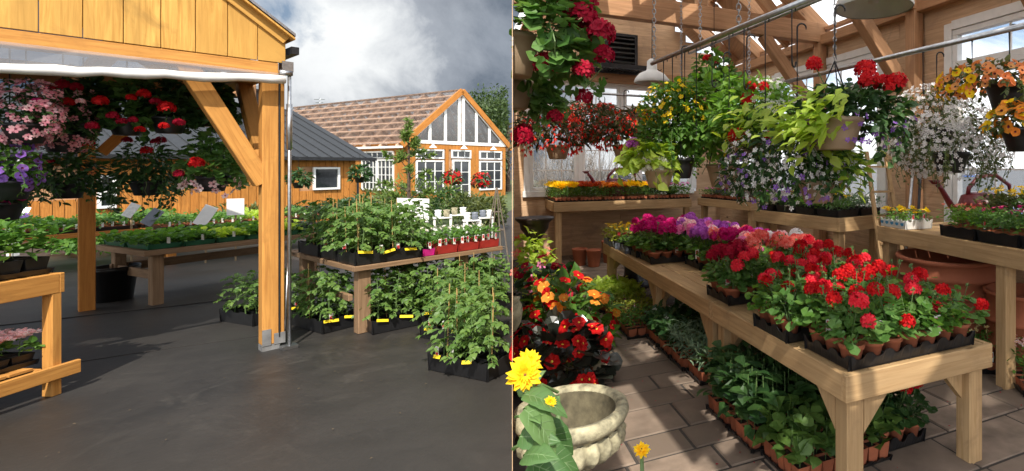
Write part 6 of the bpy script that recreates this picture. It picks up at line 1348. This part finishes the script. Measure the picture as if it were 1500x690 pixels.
# ================================================================ sky, sun, camera
w=bpy.data.worlds.new('World'); scene.world=w; w.use_nodes=True; nt=w.node_tree; N=nt.nodes; L=nt.links; bg=N['Background']
SEL,SAZ=R(49),math.atan2(.30,-.95)
sky=N.new('ShaderNodeTexSky'); sky.sky_type='NISHITA'; sky.sun_disc=False; sky.sun_elevation=SEL; sky.sun_rotation=SAZ; sky.dust_density=1.5; sky.ozone_density=1.5
tc=N.new('ShaderNodeTexCoord').outputs['Generated']
mp=N.new('ShaderNodeMapping'); mp.inputs['Scale'].default_value=(1,1,1.7); L.new(tc,mp.inputs[0])
n1=noise(nt,2.6,7,mp.outputs[0],.58,.4); n2=noise(nt,7.5,8,tc,.62,.3)
def blob(d,rad,soft):     # soft round cloud bank around a direction, edges broken up by noise
    d=Vector(d).normalized(); g=N.new('ShaderNodeVectorMath'); g.operation='DISTANCE'; g.inputs[1].default_value=d; L.new(tc,g.inputs[0])
    a=N.new('ShaderNodeMath'); a.operation='MULTIPLY_ADD'; a.inputs[1].default_value=.26; L.new(n2,a.inputs[0]); L.new(g.outputs['Value'],a.inputs[2])
    return ramp(nt,a.outputs[0],rad+.13-soft,rad+.13+soft,(1,1,1),(0,0,0))
def dr(px,py): return ((px-PX)/FL,1,-(py-PY)/FL)
CL_D=(.34,.51,.76); CL_G=(.54,.76,1.06); CL_W=(4.9,5.0,5.0); SKB=2.6
c0=mixc(nt,ramp(nt,n1,.30,.72),CL_D,CL_G)
c1=mixc(nt,blob(dr(600,15),.14,.10),c0,(1.35,1.5,1.75)); c1=mixc(nt,blob(dr(735,62),.045,.05),c1,(1.7,1.9,2.2))
c1=mixc(nt,blob(dr(470,50),.15,.09),c1,(2.6,2.8,3.1)); c1=mixc(nt,blob(dr(478,76),.10,.045),c1,CL_W); c1=mixc(nt,blob(dr(436,126),.05,.035),c1,(4.4,4.5,4.6)); c1=mixc(nt,blob(dr(395,30),.03,.03),c1,(1.3,1.8,2.5))
# clear bright sky everywhere but the storm bank in the north-west
sepx=N.new('ShaderNodeVectorMath'); sepx.operation='DOT_PRODUCT'; sepx.inputs[1].default_value=Vector((-.8,.6,.2)).normalized(); L.new(tc,sepx.inputs[0])
east=ramp(nt,sepx.outputs['Value'],.66,.82)
sun_c=mixc(nt,ramp(nt,n1,.36,.56),sky.outputs[0],(11,11.2,11.4))
fin=mixc(nt,east,sun_c,c1); L.new(fin,bg.inputs[0]); bg.inputs[1].default_value=.13
sd=bpy.data.lights.new('Sun','SUN'); sd.energy=4.0; sd.angle=R(.53); sd.color=(1,.94,.84); so=bpy.data.objects.new('Sun',sd); COL.objects.link(so)
to=SUN; so.rotation_euler=to.to_track_quat('Z','Y').to_euler(); so.location=(3,-6,9)
cd=bpy.data.cameras.new('Camera'); cam=bpy.data.objects.new('Camera',cd); COL.objects.link(cam); scene.camera=cam
cam.location=(0,0,EYE); cam.rotation_euler=(R(90),0,0); cd.sensor_fit='HORIZONTAL'; cd.sensor_width=36; cd.lens=FL/1500*36
cd.shift_x=-(PX-750)/1500; cd.shift_y=-(345-PY)/1500; cd.clip_start=.05; cd.clip_end=2000
vs=scene.view_settings; vs.view_transform='Standard'; vs.look='None'; vs.exposure=.65; vs.gamma=1; vs.use_curve_mapping=False
cy=scene.cycles; cy.max_bounces=7; cy.diffuse_bounces=3; cy.glossy_bounces=2; cy.transmission_bounces=5; cy.transparent_max_bounces=12; cy.use_denoising=True; cy.caustics_reflective=False; cy.caustics_refractive=False; cy.sample_clamp_indirect=6
